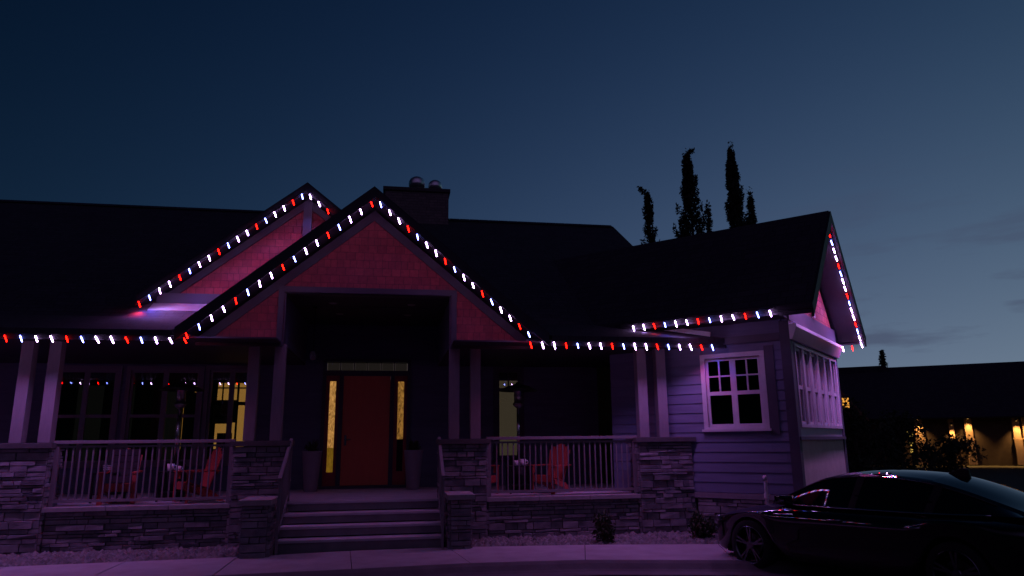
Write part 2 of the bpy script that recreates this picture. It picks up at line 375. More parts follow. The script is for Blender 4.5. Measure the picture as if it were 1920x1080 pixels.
EY, EZ, BY, BZ, RY, RZ = 12.56, 3.62, 14.0, 4.08, 20.7, 8.40   # eave, pitch break, ridge
PX, PZ, PS = -0.41, 6.36, 0.83                                 # portico gable: apex x, apex z, slope
XL, XR = -16.0, 6.83
mr = MB()
vx1, vx2 = (PZ-EZ)/PS, (PZ-BZ)/PS
vy = BY+(PZ-BZ)/((RZ-BZ)/(RY-BY))
def sheet(poly, th=0.16):
    """roof sheet from a list of (x,y,z), thickened downwards"""
    n = len(poly); i = len(mr.v)
    for p in poly: mr.vert(p)
    for p in poly: mr.vert((p[0], p[1], p[2]-th))
    mr.f.append(list(range(i, i+n))); mr.f.append(list(reversed(range(i+n, i+2*n)))); mr.mi += [0, 0]
    for k in range(n): mr.f.append([i+k, i+n+k, i+n+(k+1) % n, i+(k+1) % n]); mr.mi.append(0)
for sgn, xe in ((-1, XL), (1, XR)):
    sheet([(xe, EY, EZ), (PX+sgn*vx1, EY, EZ), (PX+sgn*vx2, BY, BZ), (xe, BY, BZ)], 0.10)
    sheet([(xe, BY, BZ), (PX+sgn*vx2, BY, BZ), (PX, vy, PZ), (PX, RY, RZ), (xe, RY, RZ)], 0.14)
sheet([(XL, RY, RZ), (XR, RY, RZ), (XR, 2*RY-EY, EZ), (XL, 2*RY-EY, EZ)], 0.14)
main_roof = part('main_roof', mr, M['roof'])
rc = MB()
for k in range(75):
    x = XL+0.05+k*0.303
    rc.prism([(20.52, 8.325), (20.7, 8.44), (20.88, 8.325), (20.7, 8.405)], x, x+0.29, 'x')
obj('ridge_cap', rc, M['roof'], main_roof)

# fascia and soffit of the porch eaves
fa = MB()
for x0, x1 in ((XL, PX-vx1+0.02), (PX+vx1-0.02, 6.32)):
    fa = MB(); fa.box(x0, x1, 12.585, 12.625, 3.44, 3.60)
    part('fascia', fa, M['fascia'])
so = MB()
so.box(XL, -2.0, 12.63, 16.88, 3.50, 3.53); so.box(1.09, 6.05, 12.63, 16.88, 3.50, 3.53)
so.box(-2.0, 1.09, 13.4, 16.88, 4.46, 4.50)
part('porch_ceiling', so, M['soffit'])
for x, y in ((-1.2, 14.2), (0.35, 14.2), (-1.15, 15.4), (0.3, 15.4)):
    rl = MB(); rl.lathe([(0.075, -0.012), (0.085, 0.0)], (x, y, 4.458), 14); part('recessed_light', rl, M['cap'])

# ---- walls with real openings
def holed_wall(mb, u0, u1, z0, z1, holes, y0, y1, swap=False):
    us = sorted({u0, u1, *[h[0] for h in holes], *[h[1] for h in holes]}); zs = sorted({z0, z1, *[h[2] for h in holes], *[h[3] for h in holes]})
    for ua, ub in zip(us, us[1:]):
        for za, zb in zip(zs, zs[1:]):
            uc, zc = (ua+ub)/2, (za+zb)/2
            if any(h[0] < uc < h[1] and h[2] < zc < h[3] for h in holes): continue
            if swap: mb.box(y0, y1, ua, ub, za, zb)
            else: mb.box(ua, ub, y0, y1, za, zb)

WIN = {'left': (-7.25, -6.0, 1.35, 3.36), 'middle': (-5.72, -4.27, 1.35, 3.36), 'lit': (-4.06, -3.10, 1.35, 3.38), 'right': (2.50, 3.06, 1.35, 3.42)}
DOORHOLE = (-1.58, 0.44, 0.72, 3.64)
for u0, u1 in ((-15.5, -1.58), (0.44, 5.0)):
    bw = MB(); holed_wall(bw, u0, u1, 0.72, 3.50, [h for h in WIN.values() if u0 < h[0] < u1], 16.9, 17.05)
    part('porch_wall', bw, M['dark_siding'])
dw = MB(); dw.box(-2.0, -1.58, 16.9, 17.05, 3.5, 4.46); dw.box(0.44, 1.09, 16.9, 17.05, 3.5, 4.46); dw.box(-1.58, 0.44, 16.9, 17.05, 3.64, 4.46)
part('entry_wall', dw, M['dark_siding'])
hb = MB(); hb.box(XL+0.4, 6.4, 28.0, 28.15, 0, 3.9); hb.box(XL+0.4, XL+0.55, 13.4, 28, 0, 3.5)
hb.prism([(13.1, 3.4), (14.0, 3.9), (20.7, 8.2), (28.1, 3.5), (28.1, 0), (17.1, 0), (17.1, 3.4)], 6.35, 6.45, 'x')
part('rear_wall', hb, M['siding'])
ri = MB(); ri.box(-15.4, 4.9, 22.0, 22.1, 0, 3.6); ri.box(-15.4, 4.9, 17.06, 22, 3.62, 3.66); ri.box(-15.4, 4.9, 17.06, 22, 0.66, 0.70)
part('room_interior', ri, M['void'])

# ---- windows
def win_unit(name, u0, u1, z0, z1, y, sash, mat_f, mat_p, T=None, mw=None, casing=0.09, muntin=None, split=None, depth=0.10, sill=True):
    """casing around a hole, `sash` panes side by side; muntin=(cols,rows) in the upper sash, split = height of the meeting rail"""
    m = MB(T); c = casing; s = 0.055
    m.box(u0-c, u0, y-0.03, y+depth, z0-c, z1+c); m.box(u1, u1+c, y-0.03, y+depth, z0-c, z1+c)
    m.box(u0, u1, y-0.03, y+depth, z1, z1+c); m.box(u0, u1, y-0.03, y+depth, z0-c, z0)
    if sill: m.box(u0-c-0.03, u1+c+0.03, y-0.075, y-0.031, z0-c, z0-c+0.045)
    p = MB(T); w = (u1-u0)/sash
    panes = []
    for k in range(sash):
        a, b = u0+k*w, u0+(k+1)*w
        m.box(a, a+s, y+0.01, y+0.06, z0, z1); m.box(b-s, b, y+0.01, y+0.06, z0, z1)
        m.box(a+s, b-s, y+0.01, y+0.06, z0, z0+s); m.box(a+s, b-s, y+0.01, y+0.06, z1-s, z1)
        za = z0+s
        if split:
            m.box(a+s, b-s, y+0.008, y+0.062, split-0.035, split+0.035); za = split+0.035
        if muntin:
            cs, rs = muntin
            for i in range(1, cs): x = a+s+(b-a-2*s)*i/cs; m.box(x-0.014, x+0.014, y+0.012, y+0.05, za, z1-s)
            for i in range(1, rs):
                z = za+(z1-s-za)*i/rs
                for q in range(cs):
                    xa = a+s+(b-a-2*s)*q/cs+(0.014 if q else 0); xb = a+s+(b-a-2*s)*(q+1)/cs-(0.014 if q < cs-1 else 0)
                    m.box(xa, xb, y+0.013, y+0.049, z-0.014, z+0.014)
        panes.append((a+s, b-s))
    f = part(name, m, mat_f, mw=mw)
    for a, b in panes:
        q = MB(T); q.box(a, b, y+0.030, y+0.036, z0+s, z1-s)
        obj('pane', q, mat_p, f, mw=mw)
    return f

wl = win_unit('window', *WIN['left'], 16.9, 2, M['trim'], M['pane'], split=2.35)
wmid = win_unit('window', *WIN['middle'], 16.9, 2, M['trim'], M['pane'], split=2.35)
wlit = win_unit('window', *WIN['lit'], 16.9, 2, M['trim'], M['pane'])
wr = win_unit('window', *WIN['right'], 16.9, 1, M['dark_trim'], M['pane'], muntin=(2, 1), split=2.95)
# what shows behind the glass
for w, boxes, m in ((wl, [(-7.2, -6.86), (-6.32, -6.12)], 'shade'), (wmid, [(-5.68, -5.12), (-4.62, -4.42)], 'shade')):
    for a, b in boxes:
        q = MB(); n = 9
        for k in range(n):
            xa, xb = a+(b-a)*k/n, a+(b-a)*(k+1)/n
            q.face([(xa, 17.12+0.02*(k % 2), 1.3), (xb, 17.12+0.02*((k+1) % 2), 1.3), (xb, 17.12+0.02*((k+1) % 2), 3.4), (xa, 17.12+0.02*(k % 2), 3.4)])
        obj('curtain', q, M[m], w)
for w, a, b, z0, z1, y, m in ((wl, -7.6, -5.9, 1.2, 3.1, 18.0, 'lit_grey'), (wmid, -6.0, -4.9, 1.2, 3.1, 18.0, 'lit_grey'),
                              (wmid, -4.73, -4.62, 1.62, 2.66, 17.5, 'lit_gold'), (wmid, -4.62, -4.46, 2.92, 3.06, 17.6, 'lit_gold'),
                              (wr, 2.3, 3.5, 1.2, 3.22, 17.6, 'lit_dim')):
    q = MB(); q.box(a, b, y, y+0.03, z0, z1); obj('lit_room', q, M[m], w)
q = MB()
q.box(-4.10, -3.02, 17.9, 17.93, 1.62, 3.16); obj('lit_room', q, M['lit_gold'], wlit)
q = MB()   # dark furniture and blind rails in front of the lit wall
q.box(-4.12, -3.58, 17.6, 17.7, 2.22, 2.74); q.box(-3.36, -3.05, 17.6, 17.7, 1.6, 2.55); q.box(-3.98, -3.66, 17.62, 17.7, 1.55, 1.98)
q.box(-3.58, -3.40, 17.6, 17.66, 2.62, 2.70); q.box(-3.91, -3.885, 17.5, 17.55, 2.7, 3.3); q.box(-3.575, -3.535, 17.5, 17.55, 1.5, 3.3)
q.box(-4.1, -3.05, 17.5, 17.54, 3.00, 3.03)
obj('furniture', q, M['void'], wlit)
q = MB(); q.box(-3.99, -3.63, 17.10, 17.13, 2.18, 2.60); cardo = obj('window_card', q, M['shade'], wlit)
q = MB()   # blurred dark digits on the card
for x, w_, z0, z1 in ((-3.90, 0.05, 2.33, 2.38), (-3.855, 0.03, 2.36, 2.43), (-3.80, 0.02, 2.31, 2.35), (-3.75, 0.03, 2.30, 2.45), (-3.79, 0.08, 2.33, 2.36), (-3.67, 0.03, 2.31, 2.45)):
    q.box(x-w_/2, x+w_/2, 17.092, 17.099, z0, z1)
obj('lettering', q, M['void'], cardo)

# ---- entrance door
fr = MB(); Y = 16.86
fr.box(-1.58, -1.50, Y, Y+0.12, 0.74, 3.64); fr.box(0.36, 0.44, Y, Y+0.12, 0.74, 3.64); fr.box(-1.50, 0.36, Y, Y+0.12, 3.585, 3.64)
fr.box(-1.50, 0.36, Y, Y+0.12, 3.26, 3.37); fr.box(-1.20, -1.11, Y, Y+0.12, 0.78, 3.26); fr.box(-0.03, 0.06, Y, Y+0.12, 0.78, 3.26)
fr.box(-1.58, 0.44, Y-0.10, Y+0.14, 0.722, 0.78)
entry = part('door_frame', fr, M['dark_trim'])
dr = MB(); dr.box(-1.105, -0.035, 16.905, 16.96, 0.785, 3.255)
front_door = part('front_door', dr, M['door'])
pn = MB()
for z0, z1 in ((0.98, 1.95), (2.08, 3.10)):
    for x0, x1 in ((-0.97, -0.61), (-0.53, -0.17)):
        pn.prism([(x0, z0), (x1, z0), (x1, z1), (x0, z1)], 16.893, 16.904)
        pn.prism([(x0+.05, z0+.05), (x1-.05, z0+.05), (x1-.05, z1-.05), (x0+.05, z1-.05)], 16.884, 16.8925)
obj('door_panel', pn, M['door'], front_door, bevel=0.003)
hd = MB(); hd.lathe([(0.03, 0), (0.03, 0.012)], (0, 0, 0), 14); hd.box(-0.02, 0.02, -0.008, 0.008, 0, 0.05); hd.box(-0.015, 0.12, -0.01, 0.01, 0.05, 0.068)
hd.box(-0.022, 0.022, -0.13, 0.10, 0, 0.006)
obj('handle', hd, M['metal'], front_door, mw=Matrix.Translation((-1.02, 16.904, 1.80)) @ Matrix.Rotation(pi/2, 4, 'X'))
for x0, x1, gm, zb in ((-1.50, -1.20, 'gold_glass', 1.62), (0.06, 0.36, 'gold_glass_dim', 1.80)):
    s = MB(); y0 = Y+0.03
    s.box(x0, x0+0.085, y0, y0+0.06, 0.78, 3.26); s.box(x1-0.075, x1, y0, y0+0.06, 0.78, 3.26)
    s.box(x0+0.085, x1-0.075, y0, y0+0.06, 3.13, 3.26); s.box(x0+0.085, x1-0.075, y0, y0+0.06, 0.78, 1.08)
    sl = part('sidelight', s, M['door_dark'])
    q = MB(); q.box(x0+0.085, x1-0.075, y0+0.025, y0+0.035, zb, 3.13); obj('pane', q, M[gm], sl)
    q = MB(); q.box(x0+0.085, x1-0.075, y0+0.025, y0+0.035, 1.08, zb); obj('pane', q, M['gold_glass_low'] if x0 < -1 else M['void'], sl)
tr = MB(); w6 = 1.86/6
tr.box(-1.499, 0.359, Y+0.05, Y+0.068, 3.371, 3.383)
for k in range(1, 6): tr.box(-1.50+k*w6-0.012, -1.50+k*w6+0.012, Y+0.02, Y+0.07, 3.37, 3.585)
tro = part('transom', tr, M['dark_trim'])
for k in range(6):
    q = MB(); q.box(-1.50+k*w6+0.02, -1.50+(k+1)*w6-0.02, Y+0.04, Y+0.046, 3.38, 3.575); obj('pane', q, M['pane'], tro)
q = MB(); q.box(-1.6, 0.46, 17.5, 17.53, 3.2, 3.9); obj('lit_room', q, M['lit_transom'], tro)

# ---- portico gable
gw = MB(); zr = lambda x: PZ-0.26-PS*abs(x-PX)
xa, xb = PX-(PZ-0.26-3.53)/PS, PX+(PZ-0.26-3.53)/PS
gw.prism([(xa, 3.53), (-1.98, 3.53), (-1.98, zr(-1.98))], 13.2, 13.35)
gw.prism([(1.07, 3.53), (xb, 3.53), (1.07, zr(1.07))], 13.2, 13.35)
gw.prism([(-1.98, 4.46), (1.07, 4.46), (1.07, zr(1.07)), (PX, zr(PX)), (-1.98, zr(-1.98))], 13.2, 13.35)
part('entrance_gable', gw, M['shingle_x'])
for x0 in (-2.10, 1.075):
    gi = MB(); gi.box(x0, x0+0.115, 13.36, 16.88, 3.54, 4.46); part('entry_side_wall', gi, M['dark_siding'])
gt = MB()
gt.box(-2.09, -1.985, 13.165, 13.197, 3.53, 4.56); gt.box(1.075, 1.18, 13.165, 13.197, 3.53, 4.56)
gt.box(-1.985, 1.075, 13.165, 13.197, 4.45, 4.56)
gt.box(xa+0.05, -1.96, 13.14, 13.198, 3.44, 3.53); gt.box(1.05, xb-0.05, 13.14, 13.198, 3.44, 3.53)
gt.box(-1.983, -1.955, 13.20, 13.40, 3.53, 4.449); gt.box(1.045, 1.073, 13.20, 13.40, 3.53, 4.449); gt.box(-1.955, 1.045, 13.20, 13.40, 4.43, 4.458)
part('entrance_trim', gt, M['deep_trim'])
def rake_shade(ax, az, sl, half, w, y0, y1):  # dark bands on the gable walls, put in as the shade below the rakes
    k = MB()
    for s_ in (-1, 1): k.prism([(ax, az), (ax+s_*half, az-sl*half), (ax+s_*half, az-sl*half-w), (ax, az-w)], y0, y1)
    part('rake_shade', k, M['fascia'])
rake_shade(PX, PZ-0.27, PS, 2.95, 0.20, 13.172, 13.198)
def gable_roof(name, ax, az, slope, half, y0, y1, th, rake_h, mw=None, matr=None):
    m = MB()
    for s in (-1, 1):
        m.prism([(ax, az), (ax+s*half, az-slope*half), (ax+s*half, az-slope*half-th), (ax, az-th)], y0, y1)
    o = part(name, m, matr or M['roof'], mw=mw)
    k = MB()
    for s in (-1, 1):
        k.prism([(ax, az-0.03), (ax+s*(half-0.01), az-0.03-slope*(half-0.01)), (ax+s*(half-0.01), az-rake_h-slope*(half-0.01)), (ax, az-rake_h)], y0-0.035, y0-0.002)
    obj('rake_board', k, M['fascia'], o, mw=mw)
    k = MB()
    for s in (-1, 1):
        k.prism([(ax, az-th-0.004), (ax+s*half, az-slope*half-th-0.004), (ax+s*half, az-slope*half-th-0.03), (ax, az-th-0.03)], y0, y0+0.65)
    obj('rake_soffit', k, M['soffit'], o, mw=mw)
    return o
gable_roof('entrance_roof', PX, PZ, PS, vx1-0.06, 12.56, vy+0.4, 0.17, 0.25)

# ---- rear gable to the left of the entrance
LX, LZ, LS = -1.82, 6.98, 0.80
lw = MB(); zl = lambda x: LZ-0.22-LS*abs(x-LX)
lw.prism([(LX-2.72, 4.56), (LX+2.72, 4.56), (LX, zl(LX))], 14.60, 14.75)
part('upper_gable', lw, M['shingle_x'])
rake_shade(LX, LZ-0.23, LS, 2.6, 0.18, 14.572, 14.598)
lt = MB(); lt.box(-4.62, 0.95, 14.565, 14.598, 4.45, 4.66); part('upper_gable_trim', lt, M['dark_trim'])
kp = MB(); kp.box(LX-0.085, LX+0.085, 14.50, 14.597, 5.7, 6.66); part('king_post', kp, M['deep_trim'])
fl = MB(); fl.prism([(14.24, 4.238), (14.555, 4.441), (14.555, 4.452), (14.24, 4.249)], -4.66, -2.9, 'x')
gable_roof('upper_gable_roof', LX, LZ, LS, 3.05, 14.2, 18.6, 0.15, 0.23)
fl2 = None

# ---- chimney
ch = MB(); ch.box(-0.36, 1.54, 20.2, 21.2, 7.6, 9.08)
chim = part('chimney', ch, brickish('chimney_brick', (0.36, 0.28, 0.25), (0.27, 0.21, 0.20), (0.18, 0.15, 0.14), 0.24, 0.085, 'xz', bump=0.7, msize=0.008))
cc = MB(); cc.box(-0.41, 1.59, 20.15, 21.25, 9.08, 9.19); obj('chimney_cap', cc, M['dark_cap'], chim, bevel=0.012)
for x, s in ((0.60, 1.0), (1.16, 0.85)):
    v = MB(); v.lathe([(0.13*s, 0), (0.12*s, 0.20*s), (0.135*s, 0.21*s), (0.20*s, 0.20*s), (0.245*s, 0.22*s), (0.255*s, 0.30*s), (0.24*s, 0.40*s), (0.20*s, 0.47*s), (0.12*s, 0.525*s), (0.04*s, 0.54*s)], (x, 20.7, 9.185), 20)
    obj('flue', v, M['galv'], chim, smooth=True)

# ---- porch: floor, stone pedestals and low walls, columns
pf = MB(); pf.box(-15.5, 5.2, 13.43, 16.89, 0.60, 0.72)
part('porch_floor', pf, M['step'])

def stone_face(mb, u0, u1, z0, z1, place):
    """a face of stacked ledgestones: rows of split blocks that stand out by different amounts. place(u, d, z) -> point, d = how far it stands out"""
    z = z0
    while z < z1-0.004:
        h = random.choice((0.045, 0.055, 0.065, 0.08, 0.10, 0.13)); h = min(h, z1-z)
        if z1-(z+h) < 0.03: h = z1-z
        u = u0
        while u < u1-0.004:
            w = random.uniform(0.10, 0.46); w = min(w, u1-u)
            if u1-(u+w) < 0.06: w = u1-u
            d = random.uniform(0.010, 0.055); j = 0.004
            i = len(mb.v); e = lambda: random.uniform(-0.006, 0.006)
            for uu, dd, zz in ((u+j, 0, z+j), (u+w-j, 0, z+j), (u+w-j, 0, z+h-j), (u+j, 0, z+h-j),
                               (u+j+.004, d+e(), z+j+.003), (u+w-j-.004, d+e(), z+j+.003), (u+w-j-.004, d+e(), z+h-j-.003), (u+j+.004, d+e(), z+h-j-.003)):
                mb.vert(place(uu, dd, zz))
            for q in ((4, 5, 6, 7), (0, 1, 5, 4), (1, 2, 6, 5), (2, 3, 7, 6), (3, 0, 4, 7)): mb.f.append([i+k for k in q]); mb.mi.append(0)
            u += w
        z += h

def stone_block(name, x0, x1, y0, y1, z0, z1, parent=None, sides=('f', 'l', 'r')):
    m = MB(); m.m = 1; m.box(x0, x1, y0, y1, z0, z1); m.m = 0
    if 'f' in sides: stone_face(m, x0, x1, z0, z1, lambda u, d, z: (u, y0-d, z))
    if 'l' in sides: stone_face(m, y0, y1, z0, z1, lambda u, d, z: (x0-d, u, z))
    if 'r' in sides: stone_face(m, y0, y1, z0, z1, lambda u, d, z: (x1+d, u, z))
    if 't' in sides: pass
    return (obj(name, m, [M['stone'], M['mortar']], parent) if parent is not None else m)

PED = [(-6.95, -5.60, ('f', 'r')), (-2.66, -1.80, ('f', 'l', 'r')), (0.92, 1.74, ('f', 'l', 'r')), (4.66, 5.72, ('f', 'l', 'r'))]
for x0, x1, sd in PED:
    p = stone_block('pedestal', x0, x1, 13.14, 13.62, 0.0, 1.68, house, sd)
    c = MB(); c.box(x0-0.07, x1+0.07, 13.05, 13.70, 1.684, 1.775); obj('cap', c, M['dark_cap'], p, bevel=0.01)
for x0, x1 in ((-5.56, -2.70), (1.78, 4.62)):
    p = stone_block('porch_base', x0, x1, 13.22, 13.42, 0.0, 0.655, house, ('f',))
    c = MB(); n = 3
    for k in range(n):
        a, b = x0-0.03+(x1-x0+0.06)*k/n, x0-0.03+(x1-x0+0.06)*(k+1)/n-(0.008 if k < n-1 else 0)
        c.box(a, b, 13.12, 13.44, 0.66, 0.735)
    obj('coping', c, M['cap'], p, bevel=0.006)
p = stone_block('porch_base', -15.5, -6.98, 13.22, 13.42, 0.0, 0.655, house, ('f',))
for x in (-6.20, -5.76, -2.47, -2.02, 1.155, 1.555, 4.845, 5.245):
    m = MB(); m.box(x-0.095, x+0.095, 13.27, 13.46, 1.78, 3.50)
    part('column', m, M['trim'], bevel=0.006)

# ---- the angled wing
def wing(name, mb, mats, parent=None, **k): return obj(name, mb, mats, parent or house, mw=MW, **k)
A1, B1 = 1.47, 4.0
FW = (-0.14, 0.92, 1.95, 3.25)          # front window opening
m = MB(); holed_wall(m, -2.2, A1-0.15, 0.76, 3.98, [FW], 0.0, 0.14); m.box(-2.2, A1, B1-0.14, B1, 0.0, 3.98)
def lap_boards(mb, u0, u1, z0, z1, holes, course=0.185):
    n = round((z1-z0)/course); c = (z1-z0)/n
    for k in range(n):
        za, zb = z0+k*c, z0+(k+1)*c
        cuts = sorted({u0, u1, *[v for h in holes if h[2] < zb and h[3] > za for v in h[:2]]})
        for j in [random.uniform(u0, u1) for _ in range(1)]:
            if not any(h[0]-0.1 < j < h[1]+0.1 and h[2] < zb and h[3] > za for h in holes): cuts = sorted(cuts+[j])
        for a, b in zip(cuts, cuts[1:]):
            if any(h[0] <= (a+b)/2 <= h[1] and h[2] < zb and h[3] > za for h in holes): continue
            mb.prism([(-0.019, za), (-0.0005, za), (-0.0005, zb), (-0.005, zb)], a+0.0015, b-0.0015, 'x')
lap_boards(m, -2.2, A1-0.152, 0.76, 3.88, [(FW[0]-0.08, FW[1]+0.08, FW[2]-0.08, FW[3]+0.08)])
wing('wing_wall', m, M['siding'])
EW = [(0.30+k*0.60, 0.30+k*0.60+0.48) for k in range(6)]
m = MB(); holed_wall(m, 0.14, B1-0.14, 1.76, 3.98, [(a, b, 1.98, 3.40) for a, b in EW], A1-0.14, A1, True)
m.prism([(0.14, 3.98), (B1-0.14, 3.98), (1.95, 5.80)], A1-0.14, A1-0.02, 'x')
wing('wing_end_wall', m, M['white'])
m = MB(); m.prism([(0.25, 4.14), (B1-0.25, 4.14), (1.95, 5.92)], A1-0.018, A1+0.02, 'x')
wing('end_gable', m, M['shingle_y'])
m = MB(); m.box(A1-0.14, A1, 0.14, B1-0.14, 0.0, 1.70)
wing('end_apron', m, mottled('beige_stucco_panel', (0.46, 0.42, 0.34), (0.54, 0.50, 0.41), 5, 0.9, 0.4, 0.01))
m = MB(); m.box(A1-0.16, A1+0.05, 0.02, B1-0.02, 1.70, 1.76); wing('end_sill', m, M['dark_trim'])
m = MB()
m.box(A1+0.002, A1+0.045, -0.03, B1, 3.86, 4.14)
m.box(-1.7, A1-0.152, -0.042, -0.002, 3.50, 3.64); m.box(A1-0.15, A1+0.025, -0.034, 0.14, 0.72, 3.85); m.box(A1-0.15, A1+0.025, B1-0.14, B1+0.02, 0.0, 3.85)
m.box(1.01, 1.18, -0.036, -0.001, 1.80, 3.42)
wing('wing_trim', m, M['dark_trim'])
m = MB(); m.prism([(A1+0.026, 3.50), (A1+0.07, 3.50), (A1+0.16, 3.72), (A1+0.16, 3.78), (A1+0.026, 3.78)], -0.04, B1+0.03, 'y')
wing('crown_band', m, M['crown'])
m = MB(); m.box(-0.5, A1-0.16, -0.06, -0.001, 0.655, 0.75); wing('base_trim', m, M['trim'])
m = MB(); m.m = 1; m.box(-0.45, A1+0.02, 0.001, 0.3, 0.0, 0.652); m.m = 0
stone_face(m, -0.45, A1+0.02, 0, 0.65, lambda u, d, z: (u, -d, z))
wing('wing_base', m, [M['stone'], M['mortar']])
m = MB(); m.box(A1+0.046, A1+0.075, 1.86, 2.02, 4.16, 5.60); wing('gable_post', m, M['white'])
wing_w = win_unit('window', *FW, 0.0, 2, M['white'], M['dark_pane'], mw=MW, casing=0.085, muntin=(2, 2), split=2.58)
TE = Matrix(((0, -1, 0, A1), (1, 0, 0, 0), (0, 0, 1, 0), (0, 0, 0, 1)))     # u along the end wall, y = into the wall
for a, b in EW:
    win_unit('window', a, b, 1.98, 3.40, 0.0, 1, M['white'], M['dark_pane'], T=TE, mw=MW, casing=0.055, split=2.66, sill=False)
m = MB(); m.box(-2.0, A1-0.15, 1.9, 1.95, 0.8, 3.9); m.box(0.4, 0.45, 0.2, B1-0.2, 0.8, 3.9); wing('wing_interior', m, M['void'])
# a lamp glow deep inside, seen through two of the end windows
m = MB(); m.box(0.95, 0.98, 0.55, 0.62, 1.95, 2.35); m.box(0.95, 0.98, 1.30, 1.34, 2.0, 2.3); wing('lit_lamp', m, M['lit_dim'])
# roof: local gable across the depth
def wing_roof():
    ax, az, sl, half, th = 1.95, 6.38, 0.92, 2.55, 0.16
    m = MB()
    for s in (-1, 1):
        m.prism([(ax, az), (ax+s*half, az-sl*half), (ax+s*half, az-sl*half-th), (ax, az-th)], -7.5, A1+0.56, 'x')
    o = wing('wing_roof', m, M['roof_wing'])
    k = MB()
    for s in (-1, 1):
        k.prism([(ax, az-0.02), (ax+s*(half-.01), az-0.02-sl*(half-.01)), (ax+s*(half-.01), az-0.27-sl*(half-.01)), (ax, az-0.27)], A1+0.562, A1+0.60, 'x')
    wing('rake_board', k, M['fascia'], o)
    k = MB()
    for s in (-1, 1):
        k.prism([(ax, az-th-0.004), (ax+s*half, az-sl*half-th-0.004), (ax+s*half, az-sl*half-th-0.03), (ax, az-th-0.03)], A1+0.03, A1+0.558, 'x')
    wing('rake_soffit', k, M['fascia'], o)
    for y0, y1 in ((ax-half-0.035, ax-half-0.002), (ax+half+0.002, ax+half+0.035)):
        k = MB(); k.box(-1.6, A1+0.60, y0, y1, az-sl*half-0.10, az-sl*half-0.01); wing('eave_board', k, M['fascia'], o)
    k = MB(); k.box(-1.5, A1+0.02, -0.56, -0.002, 3.885, 3.905); wing('eave_soffit', k, M['soffit'], o)
wing_roof()
# pale strips at the wall joints, coloured as roof lit by the bulbs
M['lit_strip_dull'] = mottled('dull_lit_roof_strip', (0.17, 0.16, 0.18), (0.23, 0.22, 0.24), 5, 0.5, 0.05, 0.004)
M['lit_strip'] = mottled('pale_lit_roof_strip', (0.82, 0.80, 0.82), (0.88, 0.86, 0.88), 5, 0.5, 0.05, 0.004)
part('lit_roof_strip', fl, M['lit_strip_dull'])
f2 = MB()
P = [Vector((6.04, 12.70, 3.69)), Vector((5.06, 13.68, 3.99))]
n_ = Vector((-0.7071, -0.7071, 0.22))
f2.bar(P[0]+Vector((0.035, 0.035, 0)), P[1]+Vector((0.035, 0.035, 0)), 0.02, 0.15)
part('lit_roof_strip', f2, M['lit_strip'])

# ------------------------------------------------------------------ front steps, stair posts, handrails
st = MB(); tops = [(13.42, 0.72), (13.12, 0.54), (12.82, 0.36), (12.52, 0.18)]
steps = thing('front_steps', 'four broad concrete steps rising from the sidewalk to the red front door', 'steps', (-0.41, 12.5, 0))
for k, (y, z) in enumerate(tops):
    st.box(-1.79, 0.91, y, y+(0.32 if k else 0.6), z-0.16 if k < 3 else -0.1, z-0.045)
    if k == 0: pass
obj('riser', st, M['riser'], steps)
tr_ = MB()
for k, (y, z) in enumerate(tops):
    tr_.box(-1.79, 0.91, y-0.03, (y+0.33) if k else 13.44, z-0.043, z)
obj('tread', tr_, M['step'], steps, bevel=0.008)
for x0, x1, y0, lab in ((-2.26, -1.87, 12.06, 'low stone post with pale cap left of the front steps'), (1.02, 1.36, 12.26, 'low stone post with pale cap right of the front steps')):
    t = thing('stair_post', lab, 'stone post', ((x0+x1)/2, y0+0.4, 0), 0, 'stone posts flanking the front steps')
    stone_block('shaft', x0, x1, y0, y0+0.72, -0.02, 0.775, t, ('f', 'l', 'r'))
    c = MB(); c.box(x0-0.06, x1+0.06, y0-0.10, y0+0.76, 0.78, 0.865); obj('cap', c, M['cap'], t, bevel=0.012)
for x, lab in ((-1.74, 'sloping metal handrail on the left side of the front steps'), (0.885, 'sloping metal handrail on the right side of the front steps')):
    t = thing('handrail', lab, 'handrail', (x, 12.8, 0), 0, 'handrails of the front steps')
    m = MB(); m.bar((x, 13.34, 1.80), (x, 12.18, 1.16), 0.055, 0.045); obj('top_rail', m, M['rail'], t, bevel=0.006)
    m = MB(); m.bar((x, 13.34, 0.93), (x, 12.22, 0.30), 0.04, 0.03); obj('bottom_rail', m, M['rail'], t)
    for k, y in enumerate((13.32, 12.22)):
        m = MB(); z = 1.16+(y-12.18)*0.5517; m.box(x-0.02, x+0.02, y-0.02, y+0.02, 0.74 if k == 0 else 0.02, z-0.02); obj('post', m, M['rail'], t)
    for k in range(8):
        y = 12.34+k*0.12; z = 1.16+(y-12.18)*0.5517
        m = MB(); m.box(x-0.008, x+0.008, y-0.008, y+0.008, z-0.87, z-0.02); obj('baluster', m, M['rail'], t)

